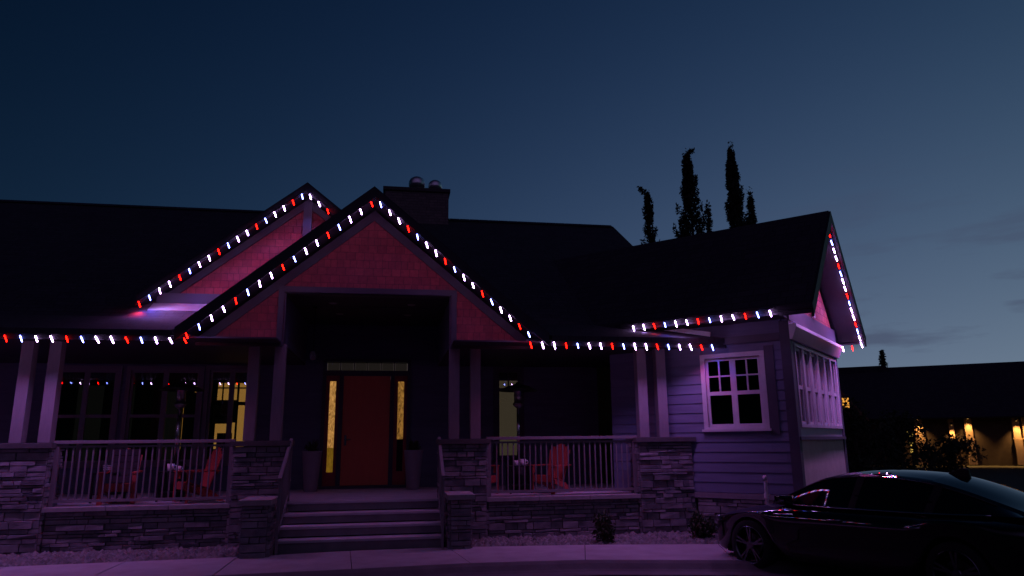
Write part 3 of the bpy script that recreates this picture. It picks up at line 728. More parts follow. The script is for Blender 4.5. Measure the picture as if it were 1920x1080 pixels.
# ------------------------------------------------------------------ porch railings
for x0, x1, n, lab in ((-5.555, -2.70, 25, 'painted porch railing left of the steps, in front of two red chairs'), (1.775, 4.645, 25, 'painted porch railing right of the steps, beside the angled wing')):
    t = thing('porch_railing', lab, 'railing', ((x0+x1)/2, 13.28, 0.735), 0, 'porch railings')
    m = MB(); m.box(x0-0.02, x1+0.02, 13.225, 13.335, 1.755, 1.81); obj('top_rail', m, M['rail'], t, bevel=0.006)
    m = MB(); m.box(x0+0.05, x1-0.05, 13.26, 13.30, 1.69, 1.725); obj('upper_rail', m, M['rail'], t)
    m = MB(); m.box(x0+0.05, x1-0.05, 13.26, 13.30, 0.80, 0.845); obj('bottom_rail', m, M['rail'], t)
    for x in (x0+0.03, x1-0.03):
        m = MB(); m.box(x-0.035, x+0.035, 13.245, 13.315, 0.736, 1.754); obj('post', m, M['rail'], t, bevel=0.004)
    me = MB().box(-0.011, 0.011, -0.011, 0.011, 0.846, 1.689).mesh('baluster', M['rail'])
    for k in range(n):
        x = x0+0.07+(x1-x0-0.14)*(k+1)/(n+1)
        link('baluster', me, t, mw=Matrix.Translation((x, 13.28, 0)))

# ------------------------------------------------------------------ strings of lights
def led(name, c): return emit(name, c, 1.0)
LW = 22.0
LED = {'W': led('white_led', (0.95*LW, 0.55*LW, 1.35*LW)), 'R': led('red_led', (1.25*LW, 0.085, 0.028)), 'B': led('blue_led', (5.0, 6.0, 1.2*LW))}
LAMP_COL = {'W': (0.70, 0.40, 1.40), 'R': (1.0, 0.03, 0.02), 'B': (0.05, 0.08, 1.0)}
LAMP_W = 10.2
def lamp_data(kind, f=1.0):
    d = bpy.data.lights.new('bulb_light', 'SPOT'); d.energy = LAMP_W*f; d.color = LAMP_COL[kind]; d.spot_size = radians(124); d.spot_blend = 0.75; d.shadow_soft_size = 0.02
    return d
LAMP = {}
def bulb_mesh(kind):
    m = MB(); r, h = {'W': 0.0115, 'R': 0.0085, 'B': 0.0095}[kind], {'W': 0.066, 'R': 0.060, 'B': 0.060}[kind]
    m.lathe([(0.008, -h), (r*0.85, -h+0.008), (r, -h+0.02), (r, h-0.02), (r*0.85, h-0.008)], n=8)
    m.m = 1; m.lathe([(r*1.05, h-0.010), (r*1.05, h+0.020), (0.006, h+0.022)], n=8)
    return m.mesh('bulb', [LED[kind], M['track']], True)
BULB = {k: bulb_mesh(k) for k in 'WRB'}
def string_lights(label, pts, colors, tilt, facing=0.0, track_up=(0, 0, 1), group='strings of coloured lights along the eaves', drop=0.09, power=1.0):
    """pts: bulb centres in world space; a dark track runs just above them"""
    t = thing('light_string', label, 'light string', pts[0], 0, group)
    m = MB(); P = [Vector(p)+Vector((0, 0, drop)) for p in pts]
    m.bar(P[0]+(P[0]-P[1]).normalized()*0.08, P[-1]+(P[-1]-P[-2]).normalized()*0.08, 0.035, 0.025)
    obj('track', m, M['track'], t)
    for k, p in enumerate(pts):
        tl = tilt(k) if callable(tilt) else tilt
        Mx = Matrix.Translation(p) @ Matrix.Rotation(facing, 4, 'Z') @ Matrix.Rotation(radians(-tl)+random.uniform(-.09, .09), 4, 'Y') @ Matrix.Diagonal((1, 1, random.uniform(0.88, 1.1), 1))
        link('bulb', BULB[colors[k % len(colors)]], t, mw=Mx)
        kind = (colors[k % len(colors)], power)
        if kind not in LAMP: LAMP[kind] = lamp_data(*kind)
        link('bulb_light', LAMP[kind], t, mw=Matrix.Translation(Vector(p)-Vector((0, 0, 0.075))))
    return t
def line(p, q, n): return [tuple(Vector(p).lerp(Vector(q), i/(n-1))) for i in range(n)]
EYB = 12.575
string_lights('string of red, white and blue lights on the long porch eave left of the entrance', line((-12.865, EYB, 3.445), (-3.47, EYB, 3.445), 42), 'WR'+'BWWR'*10, lambda k: 27)
string_lights('string of lights climbing the left slope of the entrance gable', line((-3.43, 12.50, 3.52), (-0.45, 12.50, 5.99), 17), 'RBWW', 20, power=0.23)
string_lights('string of lights falling down the right slope of the entrance gable', line((-0.29, 12.50, 5.99), (2.44, 12.50, 3.63), 17), 'BWWR', 17, power=0.23)
string_lights('string of lights on the porch eave between entrance gable and angled wing', line((2.49, EYB, 3.445), (6.03, EYB, 3.445), 17), 'RWWRBWWRBWWRBWWRB'[:1]+'WWRB'*4, 14)
string_lights('string of lights up the left slope of the upper gable behind the entrance', line((-4.77, 14.12, 4.34), (-1.90, 14.12, 6.64), 18), 'RBWW', 20, power=0.85)
string_lights('short string of lights down the right slope of the upper gable', line((-1.74, 14.12, 6.64), (-1.38, 14.12, 6.35), 3), 'WWR', 20)
wp = lambda a, b, z: tuple(MW @ Vector((a, b, z)))
string_lights('string of lights under the front eave of the angled wing', line(wp(-1.30, -0.665, 3.90), wp(1.36, -0.665, 3.90), 13), 'WWRB', 13, WA, power=0.17)
string_lights('bright string of lights down the far rake of the wing gable', line(wp(A1+0.50, 2.09, 5.90), wp(A1+0.50, 4.46, 3.82), 16), 'RBWW', 14, power=3.0)
string_lights('string of lights on the hidden near rake of the wing gable', line(wp(A1+0.47, 1.75, 5.86), wp(A1+0.47, 0.55, 4.78), 9), 'WWBR', 14, power=4.0)
string_lights('three lights under the rear eave of the wing', line(wp(A1+0.30, 4.46, 3.76), wp(A1-0.10, 4.46, 3.76), 3), 'RWB', 14, drop=0.10)

# ------------------------------------------------------------------ adirondack chairs
def make_chair(label):
    t = thing('adirondack_chair', label, 'chair', (0, 0, 0), 0, 'red adirondack chairs on the porch')
    m = MB()
    for k in range(6):
        f = k/6; y0 = -0.36+f*0.52; z0 = 0.36-f*0.13
        m.bar((-0.27, y0+0.04, z0), (0.27, y0+0.04, z0), 0.078, 0.022, up=(0, 0.24, 1))
    m.box(-0.29, 0.29, -0.405, -0.38, 0.24, 0.365)
    for s in (-1, 1): m.prism([(-0.40, 0.24), (-0.40, 0.34), (0.20, 0.21), (0.52, 0.0), (0.40, 0.0), (0.1, 0.12)], s*0.275-0.012, s*0.275+0.012, 'x')
    obj('seat', m, M['chair'], t, local=True)
    m = MB(); hs = (0.80, 0.88, 0.93, 0.95, 0.93, 0.88, 0.80)
    for k in range(7):
        x = -0.255+k*0.085; h = hs[k]*0.9; d = Vector((0, 0.34, 0.94)).normalized(); b = Vector((x*0.86, 0.14, 0.20)); e = Vector((x*1.12, 0.14, 0.20))+d*h
        m.bar(b, e, 0.076, 0.020, up=(0, -0.94, 0.34))
    m.box(-0.30, 0.30, 0.30, 0.325, 0.50, 0.57)
    obj('backrest', m, M['chair'], t, local=True)
    for s in (-1, 1):
        m = MB(); m.prism([(s*0.27, -0.42), (s*0.41, -0.42), (s*0.41, -0.1), (s*0.36, 0.36), (s*0.28, 0.36)], 0.555, 0.58, 'z'); obj('arm', m, M['chair'], t, local=True)
        m = MB(); m.box(s*0.33-0.05, s*0.33+0.05, -0.40, -0.375, 0.0, 0.553); m.box(s*0.33-0.012, s*0.33+0.012, -0.374, -0.28, 0.42, 0.553); obj('leg', m, M['chair'], t, local=True)
    return t
CZ = 0.722
ca = make_chair('red adirondack chair facing the steps from the left end of the porch')
ca['label'] = 'red adirondack chair seen from the front behind the middle of the left railing'
ca.scale = (0.78, 0.78, 0.94); ca.location = (-4.70, 13.95, CZ); ca.rotation_euler = (0, 0, radians(8))
dup(ca, (-3.42, 14.0, CZ), radians(-52), 'red adirondack chair at the right end of the left railing, turned to the left')
dup(ca, (3.18, 14.15, CZ), radians(-50), 'red adirondack chair behind the middle of the right railing')
dup(ca, (1.72, 14.2, CZ), radians(60), 'red adirondack chair mostly hidden by the stone pedestal right of the steps')

m = MB()  # dark slab added over the chair back to make it look shaded
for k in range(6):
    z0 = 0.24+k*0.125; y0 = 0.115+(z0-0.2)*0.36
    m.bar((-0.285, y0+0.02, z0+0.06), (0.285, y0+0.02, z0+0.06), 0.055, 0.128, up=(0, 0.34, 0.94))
t = thing('chair_back_shade', 'dark panel added as shade over the back of the front facing red chair', 'shade panel', (-4.70, 13.95, CZ), radians(8))
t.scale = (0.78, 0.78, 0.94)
obj('shade_panel', m, mat('chair_back_shade_dark', (0.022, 0.016, 0.02), 0.9), t, local=True, bevel=0.012)

# ------------------------------------------------------------------ side tables with cups
def make_table(label):
    t = thing('side_table', label, 'table', (0, 0, 0), 0, 'black side tables between the porch chairs')
    m = MB(); m.box(-0.24, 0.24, -0.24, 0.24, 0.50, 0.53); obj('table_top', m, M['black_metal'], t, local=True, bevel=0.006)
    for sx in (-1, 1):
        for sy in (-1, 1):
            m = MB(); m.box(sx*0.21-0.018, sx*0.21+0.018, sy*0.21-0.018, sy*0.21+0.018, 0, 0.50); obj('leg', m, M['black_metal'], t, local=True)
    m = MB(); m.box(-0.19, 0.19, -0.19, 0.19, 0.14, 0.16); obj('shelf', m, M['black_metal'], t, local=True)
    return t
ta = make_table('black side table with a pale cup between the two chairs of the left railing'); ta.location = (-3.92, 14.3, CZ)
dup(ta, (-5.02, 14.3, CZ), 0, 'black side table with a grey woven basket left of the front facing chair')
dup(ta, (2.56, 14.35, CZ), 0, 'black side table with a pale cup behind the right railing')
def cup(x, y, z, s, lab, tilt=0):
    m = MB(); m.lathe([(0.030*s, 0), (0.042*s, 0.008), (0.048*s, 0.10*s), (0.044*s, 0.10*s), (0.038*s, 0.015)], n=18)
    o = obj('cup', m, mat('pale_ceramic', (0.72, 0.66, 0.70), 0.3), smooth=True); o.location = (x, y, z); tag(o, lab, 'cup', 'pale cups on the side tables')
    h = MB(); h.tube([(0.045*s, 0, 0.08*s), (0.075*s, 0, 0.075*s), (0.08*s, 0, 0.05*s), (0.07*s, 0, 0.028*s), (0.042*s, 0, 0.025*s)], 0.007)
    obj('handle', h, o.data.materials[0], o, local=True)
cup(-3.98, 14.25, 1.252, 1.3, 'larger pale cup on the side table left of the turned chair')
cup(-3.84, 14.22, 1.252, 0.9, 'small pale cup beside the larger one behind the left railing')
cup(2.50, 14.3, 1.252, 1.0, 'pale cup at left on the side table behind the right railing')
cup(2.63, 14.27, 1.252, 1.25, 'pale cup at right on the side table behind the right railing')
m = MB()
m.lathe([(0.08, 0), (0.11, 0.02), (0.125, 0.12), (0.115, 0.12), (0.10, 0.03)], n=20)
for k in range(3): m.lathe([(0.115+k*0.004, 0.03+k*0.035), (0.124+k*0.004, 0.04+k*0.035), (0.115+k*0.004, 0.05+k*0.035)], n=20, caps=False)
o = obj('basket', m, mottled('grey_wicker', (0.25, 0.23, 0.24), (0.4, 0.37, 0.38), 40, 0.8, 0.6, 0.01)); o.location = (-5.02, 14.28, 1.252)
tag(o, 'low grey woven basket on the leftmost side table', 'basket')

# ------------------------------------------------------------------ patio heaters
def make_heater(label):
    t = thing('patio_heater', label, 'patio heater', (0, 0, 0), 0, 'patio heaters on the porch')
    m = MB(); m.lathe([(0.24, 0), (0.25, 0.03), (0.25, 0.12), (0.20, 0.62), (0.16, 0.68)], n=24); obj('base', m, M['black_metal'], t, local=True, smooth=True)
    m = MB(); m.lathe([(0.034, 0.66), (0.034, 1.72)], n=16); obj('pole', m, M['metal'], t, local=True, smooth=True)
    m = MB(); m.lathe([(0.05, 1.70), (0.11, 1.76), (0.11, 1.80), (0.085, 1.81), (0.085, 2.04), (0.12, 2.06), (0.06, 2.10)], n=20); obj('burner', m, mat('perforated_steel', (0.30, 0.29, 0.29), 0.4, 1.0), t, local=True, smooth=True)
    m = MB(); m.lathe([(0.41, 2.06), (0.42, 2.065), (0.22, 2.16), (0.05, 2.21), (0.045, 2.24), (0.005, 2.25), (0.04, 2.20), (0.21, 2.145), (0.405, 2.055)], n=32, caps=False); obj('reflector_hood', m, M['black_metal'], t, local=True, smooth=True)
    return t
ha = make_heater('patio heater with round dark hood in front of the left windows'); ha.location = (-4.12, 15.0, CZ)
dup(ha, (2.67, 15.0, CZ), 0, 'patio heater with round dark hood in front of the small right window')

# ------------------------------------------------------------------ planters at the door
def leaf_clump(mb, c, r, n, size, up=0.4, stretch=1.0):
    for _ in range(n):
        d = Vector((random.gauss(0, 1), random.gauss(0, 1), random.gauss(0, 1))).normalized()*r*random.random()**0.5
        p = Vector(c)+Vector((d.x, d.y, d.z*stretch))
        a = Vector((random.gauss(0, 1), random.gauss(0, 1), random.gauss(0, 1)+up)).normalized(); b = a.cross(Vector((random.gauss(0, 1), random.gauss(0, 1), random.gauss(0, 1)))).normalized()
        s = size*random.uniform(0.6, 1.4)
        mb.face([p-a*s, p-b*s*0.45, p+a*s, p+b*s*0.45])
def blades(mb, c, n, h, spread, w):
    for _ in range(n):
        t = random.random()*2*pi; l = h*random.uniform(0.55, 1.15); sp = spread*random.uniform(0.2, 1)
        d = Vector((cos(t), sin(t), 0)); s = Vector((-sin(t), cos(t), 0))*w
        p0 = Vector(c)+d*random.uniform(0, 0.06); p1 = p0+d*sp*0.45+Vector((0, 0, l*0.65)); p2 = p0+d*sp+Vector((0, 0, l*(1-0.35*sp/spread)))
        mb.face([p0-s, p0+s, p1+s*0.8, p1-s*0.8]); mb.face([p1-s*0.8, p1+s*0.8, p2])
for x, lab in ((-1.66, 'tall tapered grey planter with a spiky plant left of the front door'), (0.51, 'tall tapered grey planter with a spiky plant right of the front door')):
    t = thing('potted_plant', lab, 'planter', (x, 16.1, CZ), 0, 'planters beside the front door')
    m = MB(); m.lathe([(0.135, 0), (0.14, 0.01), (0.205, 0.80), (0.215, 0.84), (0.19, 0.84), (0.18, 0.78), (0.02, 0.77)], n=28); obj('pot', m, M['pot'], t, local=True, smooth=True)
    m = MB(); blades(m, (0, 0, 0.78), 70, 0.34, 0.26, 0.010); leaf_clump(m, (0, 0, 0.86), 0.17, 90, 0.04); obj('foliage', m, M['foliage'], t, local=True)

# ------------------------------------------------------------------ shrubs in the gravel bed, vent pipe
for x, y, r, h, lab in ((3.72, 12.45, 0.20, 0.55, 'dark rounded shrub in the gravel below the right railing'), (5.50, 12.45, 0.26, 0.5, 'dark spreading shrub in the gravel in front of the wide pedestal')):
    t = thing('shrub', lab, 'shrub', (x, y, 0), 0, 'shrubs in the gravel bed')
    m = MB()
    for k in range(14):
        a = random.random()*6.28; q = random.random()*r*0.8
        leaf_clump(m, (q*cos(a), q*sin(a), random.uniform(0.1, h-0.15)), 0.13, 60, 0.035)
    blades(m, (0, 0, 0.05), 60, h*1.1, r*1.3, 0.007)
    obj('foliage', m, M['foliage'], t, local=True)
    m = MB()
    for k in range(5): a = k*1.25; m.tube([(0, 0, 0), (0.05*cos(a), 0.05*sin(a), 0.15), (0.13*cos(a), 0.13*sin(a), 0.33)], [0.014, 0.010, 0.005], 6)
    obj('stem', m, M['bark'], t, local=True)
t = thing('vent_pipe', 'thin white vent pipe with a hooked top standing by the wing corner', 'pipe', wp(0.90, -0.22, 0))
m = MB(); m.tube([(0, 0, 0.0), (0, 0, 0.94), (0.0, -0.02, 1.02), (-0.03, -0.05, 1.07), (-0.07, -0.08, 1.06), (-0.08, -0.09, 1.0)], 0.030, 12); obj('pipe_run', m, M['white'], t, local=True, smooth=True)
m = MB(); m.lathe([(0.045, 0.70), (0.045, 0.78)], n=14); m.lathe([(0.05, 0.0), (0.04, 0.06)], n=14); obj('collar', m, M['white'], t, local=True)

# porch wall lamp (unlit) on the column side
m = MB(); m.lathe([(0.01, -0.09), (0.05, -0.08), (0.07, 0), (0.05, 0.07), (0.02, 0.09)], n=16)
t = thing('porch_lamp', 'small unlit round lamp hanging left of the front door', 'lamp', (-1.58, 14.6, 3.45))
obj('globe', m, M['shade'], t, local=True, smooth=True)
m = MB(); m.lathe([(0.008, 0.09), (0.008, 0.96)], n=8); m.lathe([(0.05, 0.96), (0.05, 1.0)], n=14); obj('stem', m, M['black_metal'], t, local=True)

# ------------------------------------------------------------------ black car
def make_car():
    t = thing('black_car', 'shiny black sedan parked at the right, seen from its rear left', 'car')
    paint = mat('black_car_paint', (0.003, 0.003, 0.004), 0.3, 0, 0.0); b = paint.node_tree.nodes['Principled BSDF']
    b.inputs['Coat Weight'].default_value = 1.0; b.inputs['Coat IOR'].default_value = 1.8; b.inputs['Coat Roughness'].default_value = 0.012
    cglass = mat('tinted_car_glass', (0.003, 0.003, 0.004), 0.03); cglass.node_tree.nodes['Principled BSDF'].inputs['Specular IOR Level'].default_value = 0.9
    tyre = mat('tyre_rubber', (0.012, 0.012, 0.012), 0.85); chrome = mat('chrome', (0.6, 0.6, 0.62), 0.12, 1.0)
    alloy = mat('alloy_wheel', (0.20, 0.195, 0.215), 0.35, 1.0); plastic = mat('black_plastic', (0.010, 0.010, 0.011), 0.5)
    lampr = mat('red_tail_lens', (0.12, 0.004, 0.004), 0.12); lampc = mat('clear_head_lens', (0.10, 0.10, 0.11), 0.08)
    FX, RX, WR = 1.425, -1.425, 0.345
    #   x     zbot  ztop  w_belt w_max  zbelt
    S = [(2.30, 0.34, 0.60, 0.40, 0.50, 0.57), (2.24, 0.24, 0.68, 0.58, 0.68, 0.63), (2.12, 0.20, 0.745, 0.68, 0.79, 0.69), (1.95, 0.18, 0.80, 0.75, 0.86, 0.735),
         (1.82, 0, 0.83, 0.78, 0.885, 0.76), (1.70, 0, 0.852, 0.795, 0.90, 0.78), (1.55, 0, 0.875, 0.81, 0.91, 0.80), (1.425, 0, 0.89, 0.815, 0.915, 0.815), (1.28, 0, 0.907, 0.82, 0.92, 0.83), (1.15, 0, 0.925, 0.825, 0.92, 0.845),
         (1.03, 0.19, 0.945, 0.83, 0.915, 0.86), (0.85, 0.19, 0.965, 0.83, 0.91, 0.875), (0.5, 0.19, 0.975, 0.825, 0.905, 0.89), (0.0, 0.19, 0.98, 0.82, 0.905, 0.905), (-0.5, 0.19, 0.985, 0.815, 0.91, 0.915), (-0.9, 0.19, 0.99, 0.81, 0.92, 0.925),
         (-1.03, 0.19, 0.995, 0.805, 0.925, 0.93), (-1.15, 0, 1.0, 0.80, 0.93, 0.935), (-1.28, 0, 1.005, 0.795, 0.935, 0.94), (-1.425, 0, 1.01, 0.785, 0.935, 0.945), (-1.55, 0, 1.015, 0.775, 0.93, 0.945), (-1.70, 0, 1.02, 0.76, 0.92, 0.945), (-1.82, 0, 1.022, 0.745, 0.905, 0.945),
         (-1.95, 0.20, 1.02, 0.725, 0.885, 0.94), (-2.12, 0.24, 1.01, 0.69, 0.85, 0.93), (-2.26, 0.30, 0.98, 0.64, 0.78, 0.90), (-2.34, 0.40, 0.90, 0.56, 0.68, 0.83), (-2.37, 0.50, 0.80, 0.46, 0.56, 0.74)]
    def zb(x, z):
        for c in (FX, RX):
            d = abs(x-c)
            if d < 0.40: return 0.345+sqrt(max(0.0, 0.385**2-min(d, 0.385)**2))*0.98
        return z if z else 0.19
    rows = []
    for x, z0, zt, wb, wmx, zbl in S:
        z0 = zb(x, z0); zm = z0+(zbl-z0)*0.55; zs = z0+(zbl-z0)*0.82
        half = [(wmx*0.60, z0), (wmx*0.955, z0), (wmx*0.99, z0+(zm-z0)*0.35), (wmx*0.985, zm), (wmx*1.0, zs), (wmx*0.975, zs+(zbl-zs)*0.55), (wb+0.02, zbl), (wb*0.80, zbl+(zt-zbl)*0.55), (wb*0.42, zbl+(zt-zbl)*0.92), (0, zt)]
        rows.append([(x, y, z) for y, z in half] + [(x, -y, z) for y, z in reversed(half[:-1])])
    m = MB(); idx = [[m.vert(p) for p in r] for r in rows]
    for a, b_ in zip(idx, idx[1:]):
        for k in range(len(a)-1): m.f.append([a[k], a[k+1], b_[k+1], b_[k]]); m.mi.append(0)
    m.f.append(idx[0]); m.f.append(list(reversed(idx[-1]))); m.mi += [0, 0]
    body = obj('body', m, paint, t, local=True, smooth=True)
    ss = body.modifiers.new('smooth', 'SUBSURF'); ss.levels = 1; ss.render_levels = 2
    # underside and wheel wells
    u = MB(); u.box(-2.2, 2.1, -0.62, 0.62, 0.17, 0.5); obj('underbody', u, plastic, t, local=True)
    # greenhouse: stations (x, half width at belt, belt z, half width at roof edge, roof edge z, centre z)
    G = [(1.12, 0.70, 0.935, 0.67, 0.945, 0.965), (0.72, 0.755, 0.935, 0.64, 1.14, 1.175), (0.32, 0.785, 0.94, 0.61, 1.295, 1.345), (0.0, 0.80, 0.945, 0.595, 1.345, 1.405), (-0.35, 0.80, 0.95, 0.59, 1.362, 1.428),
         (-0.75, 0.795, 0.955, 0.585, 1.35, 1.42), (-1.1, 0.785, 0.96, 0.575, 1.31, 1.385), (-1.45, 0.765, 0.97, 0.56, 1.22, 1.295), (-1.8, 0.735, 0.985, 0.56, 1.105, 1.165), (-2.08, 0.69, 0.99, 0.57, 1.01, 1.035)]
    def spl(P, n):
        out = []
        for i in range(len(P)-1):
            p0, p1, p2, p3 = P[max(i-1, 0)], P[i], P[i+1], P[min(i+2, len(P)-1)]
            for k in range(n):
                t_ = k/n; out.append(tuple(0.5*((2*b1)+(c1-a1)*t_+(2*a1-5*b1+4*c1-d1)*t_*t_+(3*b1-a1-3*c1+d1)*t_**3) for a1, b1, c1, d1 in zip(p0, p1, p2, p3)))
        return out+[P[-1]]
    G0 = G; NS = 5; G = spl(G0, NS)
    def gpts(q, s):
        x, wb, zb_, wr, zr_, zc = q
        c5 = [(x, s*wb, zb_), (x, s*(wb*0.72+wr*0.28), zb_+(zr_-zb_)*0.4), (x, s*(wr+0.02), zr_-0.02), (x, s*wr*0.93, zr_+0.012), (x, s*wr*0.5, zc-(zc-zr_)*0.22), (x, 0, zc)]
        return c5[:3]+spl(c5[3:]+[(x, -s*wr*0.5, zc-(zc-zr_)*0.22)], 4)[:9]
    parts = {'roof': MB(), 'windshield': MB(), 'rear_window': MB()}
    sides = {1: MB(), -1: MB()}
    for s in (1, -1):
        for i, (q, r) in enumerate(zip(G, G[1:])):
            a, b_ = gpts(q, s), gpts(r, s)
            for k in range(len(a)-1):
                f = [a[k], b_[k], b_[k+1], a[k+1]]
                if k < 2: sides[s].face(f)
                elif k == 2: parts['roof'].face(f)
                elif i < 2*NS: parts['windshield'].face(f)
                elif i >= 6*NS: parts['rear_window'].face(f)
                else: parts['roof'].face(f)
    for s in (1, -1):
        me_o = obj('side_window', sides[s], cglass, t, local=True, smooth=True)
    obj('roof', parts['roof'], paint, t, local=True, smooth=True)
    obj('windshield', parts['windshield'], cglass, t, local=True, smooth=True)
    obj('rear_window', parts['rear_window'], cglass, t, local=True, smooth=True)
    for s in (1, -1):
        for x in (-0.22, -1.18):
            m = MB(); i = min(range(len(G)), key=lambda k: abs(G[k][0]-x)); q = G[i]
            m.bar((x+0.05, s*(q[1]+0.006), q[2]), (x-0.03, s*(q[3]+0.03), q[4]-0.01), 0.09, 0.02, up=(0, s, 0.4))
            obj('pillar', m, plastic, t, local=True)
        m = MB(); m.tube([(q[0], s*(q[1]+0.012), q[2]+0.005) for q in G[NS:8*NS+1]], 0.010, 6); obj('belt_moulding', m, chrome, t, local=True, smooth=True)
        m = MB(); m.tube([(q[0], s*(q[3]+0.028), q[4]-0.018) for q in G[0:8*NS+1]], 0.008, 6); obj('window_moulding', m, plastic, t, local=True, smooth=True)
        m = MB(); m.bar((0.78, s*0.82, 0.97), (0.74, s*0.95, 1.0), 0.04, 0.03); m.box(0.62, 0.80, s*0.985-0.085, s*0.985+0.085, 0.955, 1.08)
        obj('mirror', m, paint, t, local=True, bevel=0.02, smooth=True)
        for x in (0.02, -1.0):
            m = MB(); m.tube([(x+0.10, s*0.912, 0.80), (x+0.07, s*0.945, 0.803), (x-0.07, s*0.945, 0.808), (x-0.10, s*0.912, 0.81)], 0.012, 8); obj('door_handle', m, chrome, t, local=True, smooth=True)
        m = MB(); m.box(-0.003, 0.003, s*0.91-0.004, s*0.91+0.004, 0.3, 0.9)
        m = MB(); m.tube([(-2.18, s*0.80, 0.84), (-2.27, s*0.74, 0.845), (-2.34, s*0.60, 0.85), (-2.37, s*0.45, 0.85)], [0.04, 0.055, 0.05, 0.03], 10); obj('tail_light', m, lampr, t, local=True, smooth=True)
        m = MB(); m.tube([(2.02, s*0.80, 0.68), (2.13, s*0.745, 0.66), (2.22, s*0.63, 0.645), (2.27, s*0.52, 0.635)], [0.03, 0.05, 0.05, 0.03], 10); obj('headlight', m, lampc, t, local=True, smooth=True)
    m = MB(); m.prism([(-1.28, 1.34), (-1.02, 1.395), (-1.20, 1.465), (-1.27, 1.455)], -0.018, 0.018, 'y'); obj('antenna_fin', m, plastic, t, local=True, bevel=0.006)
    m = MB(); m.box(-2.385, -2.372, -0.26, 0.26, 0.60, 0.72); obj('number_plate', m, plastic, t, local=True)
    for fx in (FX, RX):
        for s in (1, -1):
            w = MB(); c = (fx, s*0.80, 0.345)
            def ring(prof, n=36):
                mb = MB()
                rr = [[mb.vert((c[0]+r*cos(2*pi*k/n), c[1]+s*y, c[2]+r*sin(2*pi*k/n))) for k in range(n)] for r, y in prof]
                for a, b_ in zip(rr, rr[1:]):
                    for k in range(n): mb.f.append([a[k], a[(k+1) % n], b_[(k+1) % n], b_[k]]); mb.mi.append(0)
                return mb
            tw = obj('wheel', ring([(0.10, -0.02), (0.23, -0.11), (0.335, -0.11), (0.345, -0.08), (0.345, 0.085), (0.33, 0.11), (0.262, 0.115)]), tyre, t, local=True, smooth=True)
            rim = ring([(0.262, 0.112), (0.255, 0.118), (0.243, 0.10), (0.235, 0.0)])
            rim.m = 0
            for k in range(5):
                for off in (-0.13, 0.13):
                    a = k*2*pi/5+off*0.55+0.3; e = k*2*pi/5+off+0.3
                    rim.bar((c[0]+0.05*cos(a), c[1]+s*0.085, c[2]+0.05*sin(a)), (c[0]+0.245*cos(e), c[1]+s*0.10, c[2]+0.245*sin(e)), 0.026, 0.022, up=(0, s, 0))
            hub = [(0.002, 0.108), (0.05, 0.106), (0.062, 0.09), (0.062, 0.06)]
            n = 20; rr = [[rim.vert((c[0]+r*cos(2*pi*k/n), c[1]+s*y, c[2]+r*sin(2*pi*k/n))) for k in range(n)] for r, y in hub]
            for a, b_ in zip(rr, rr[1:]):
                for k in range(n): rim.f.append([a[k], a[(k+1) % n], b_[(k+1) % n], b_[k]]); rim.mi.append(0)
            obj('rim', rim, alloy, tw, local=True)
            dsk = ring([(0.16, 0.0), (0.155, 0.02), (0.06, 0.02)]); obj('brake_disc', dsk, mat('brake_steel', (0.10, 0.10, 0.10), 0.4, 1.0), tw, local=True)
    return t
car = make_car()
hx, hy = -cos(radians(68)), sin(radians(68))        # heading, away to the left
# left front wheel hub stands at (5.15, 10.06)
lx, ly = -hy, hx                                    # the car's left
car.location = (5.26-1.425*hx-0.80*lx, 10.06-1.425*hy-0.80*ly, -0.118)
car.rotation_euler = (0, 0, math.atan2(hy, hx))

# ------------------------------------------------------------------ poplars behind the wing
def poplar(x, y, h, w, lab, lean=(0, 0), n=1500, fork=0):
    t = thing('poplar_tree', lab, 'tree', (x, y, 0), 0, 'columnar poplars behind the wing roof')
    m = MB(); m.tube([(0, 0, 0), (lean[0]*0.3, 0, h*0.4), (lean[0]*0.7, 0, h*0.8), (lean[0], 0, h*0.97)], [0.16, 0.11, 0.05, 0.012], 8)
    f = MB()
    nb = int(h*11.0)
    for k in range(nb):
        z = h*0.10+random.random()**0.7*h*0.87; r = w*(1-z/h)**0.9*random.uniform(0.45, 1.05)+0.03; a = random.random()*6.28
        b = (lean[0]*z/h, 0, z); e = (lean[0]*z/h+r*cos(a), r*sin(a), z+r*1.1+0.12)
        m.tube([b, ((b[0]*0.4+e[0]*0.6), (b[1]*0.4+e[1]*0.6), b[2]*0.5+e[2]*0.5), e], [0.025, 0.016, 0.006], 5)
        leaf_clump(f, (b[0]*0.35+e[0]*0.65, b[1]*0.35+e[1]*0.65, b[2]*0.4+e[2]*0.6), 0.10+r*0.16, int(n/nb*1.1), 0.075, 0.9, 2.6)
        leaf_clump(f, e, 0.09, int(n/nb*0.7), 0.065, 0.9, 3.0)
    for k in range(14): leaf_clump(f, (lean[0]*(0.84+k*0.012), 0, h*(0.84+k*0.012)), 0.15, 12, 0.07, 1.0, 1.8)
    if fork: 
        for k in range(10): leaf_clump(f, (lean[0]+fork*k/10, 0, h*0.985+0.35*sin(k/10*1.5)), 0.12, 10, 0.08, 0.6, 1.2)
    obj('trunk', m, M['bark'], t, local=True); obj('crown', f, M['poplar'], t, local=True)
poplar(10.95, 28, 12.4, 1.4, 'short thin poplar with a bent tip, leftmost above the wing roof', (-0.05, 0), 3000, -0.42)
poplar(13.05, 28, 14.4, 2.1, 'broad tall poplar in the middle above the wing roof', (-0.25, 0), 8000, 0.38)
poplar(14.15, 28.6, 12.2, 0.62, 'slim low poplar just right of the broad middle one', (-0.2, 0), 1900)
poplar(15.10, 28, 14.9, 1.75, 'tallest slender poplar, right of the middle above the wing roof', (-0.1, 0), 8000)
poplar(16.1, 28.4, 12.9, 1.15, 'low narrow poplar at the right side of the tallest one', (-0.15, 0), 2600)
m = MB()
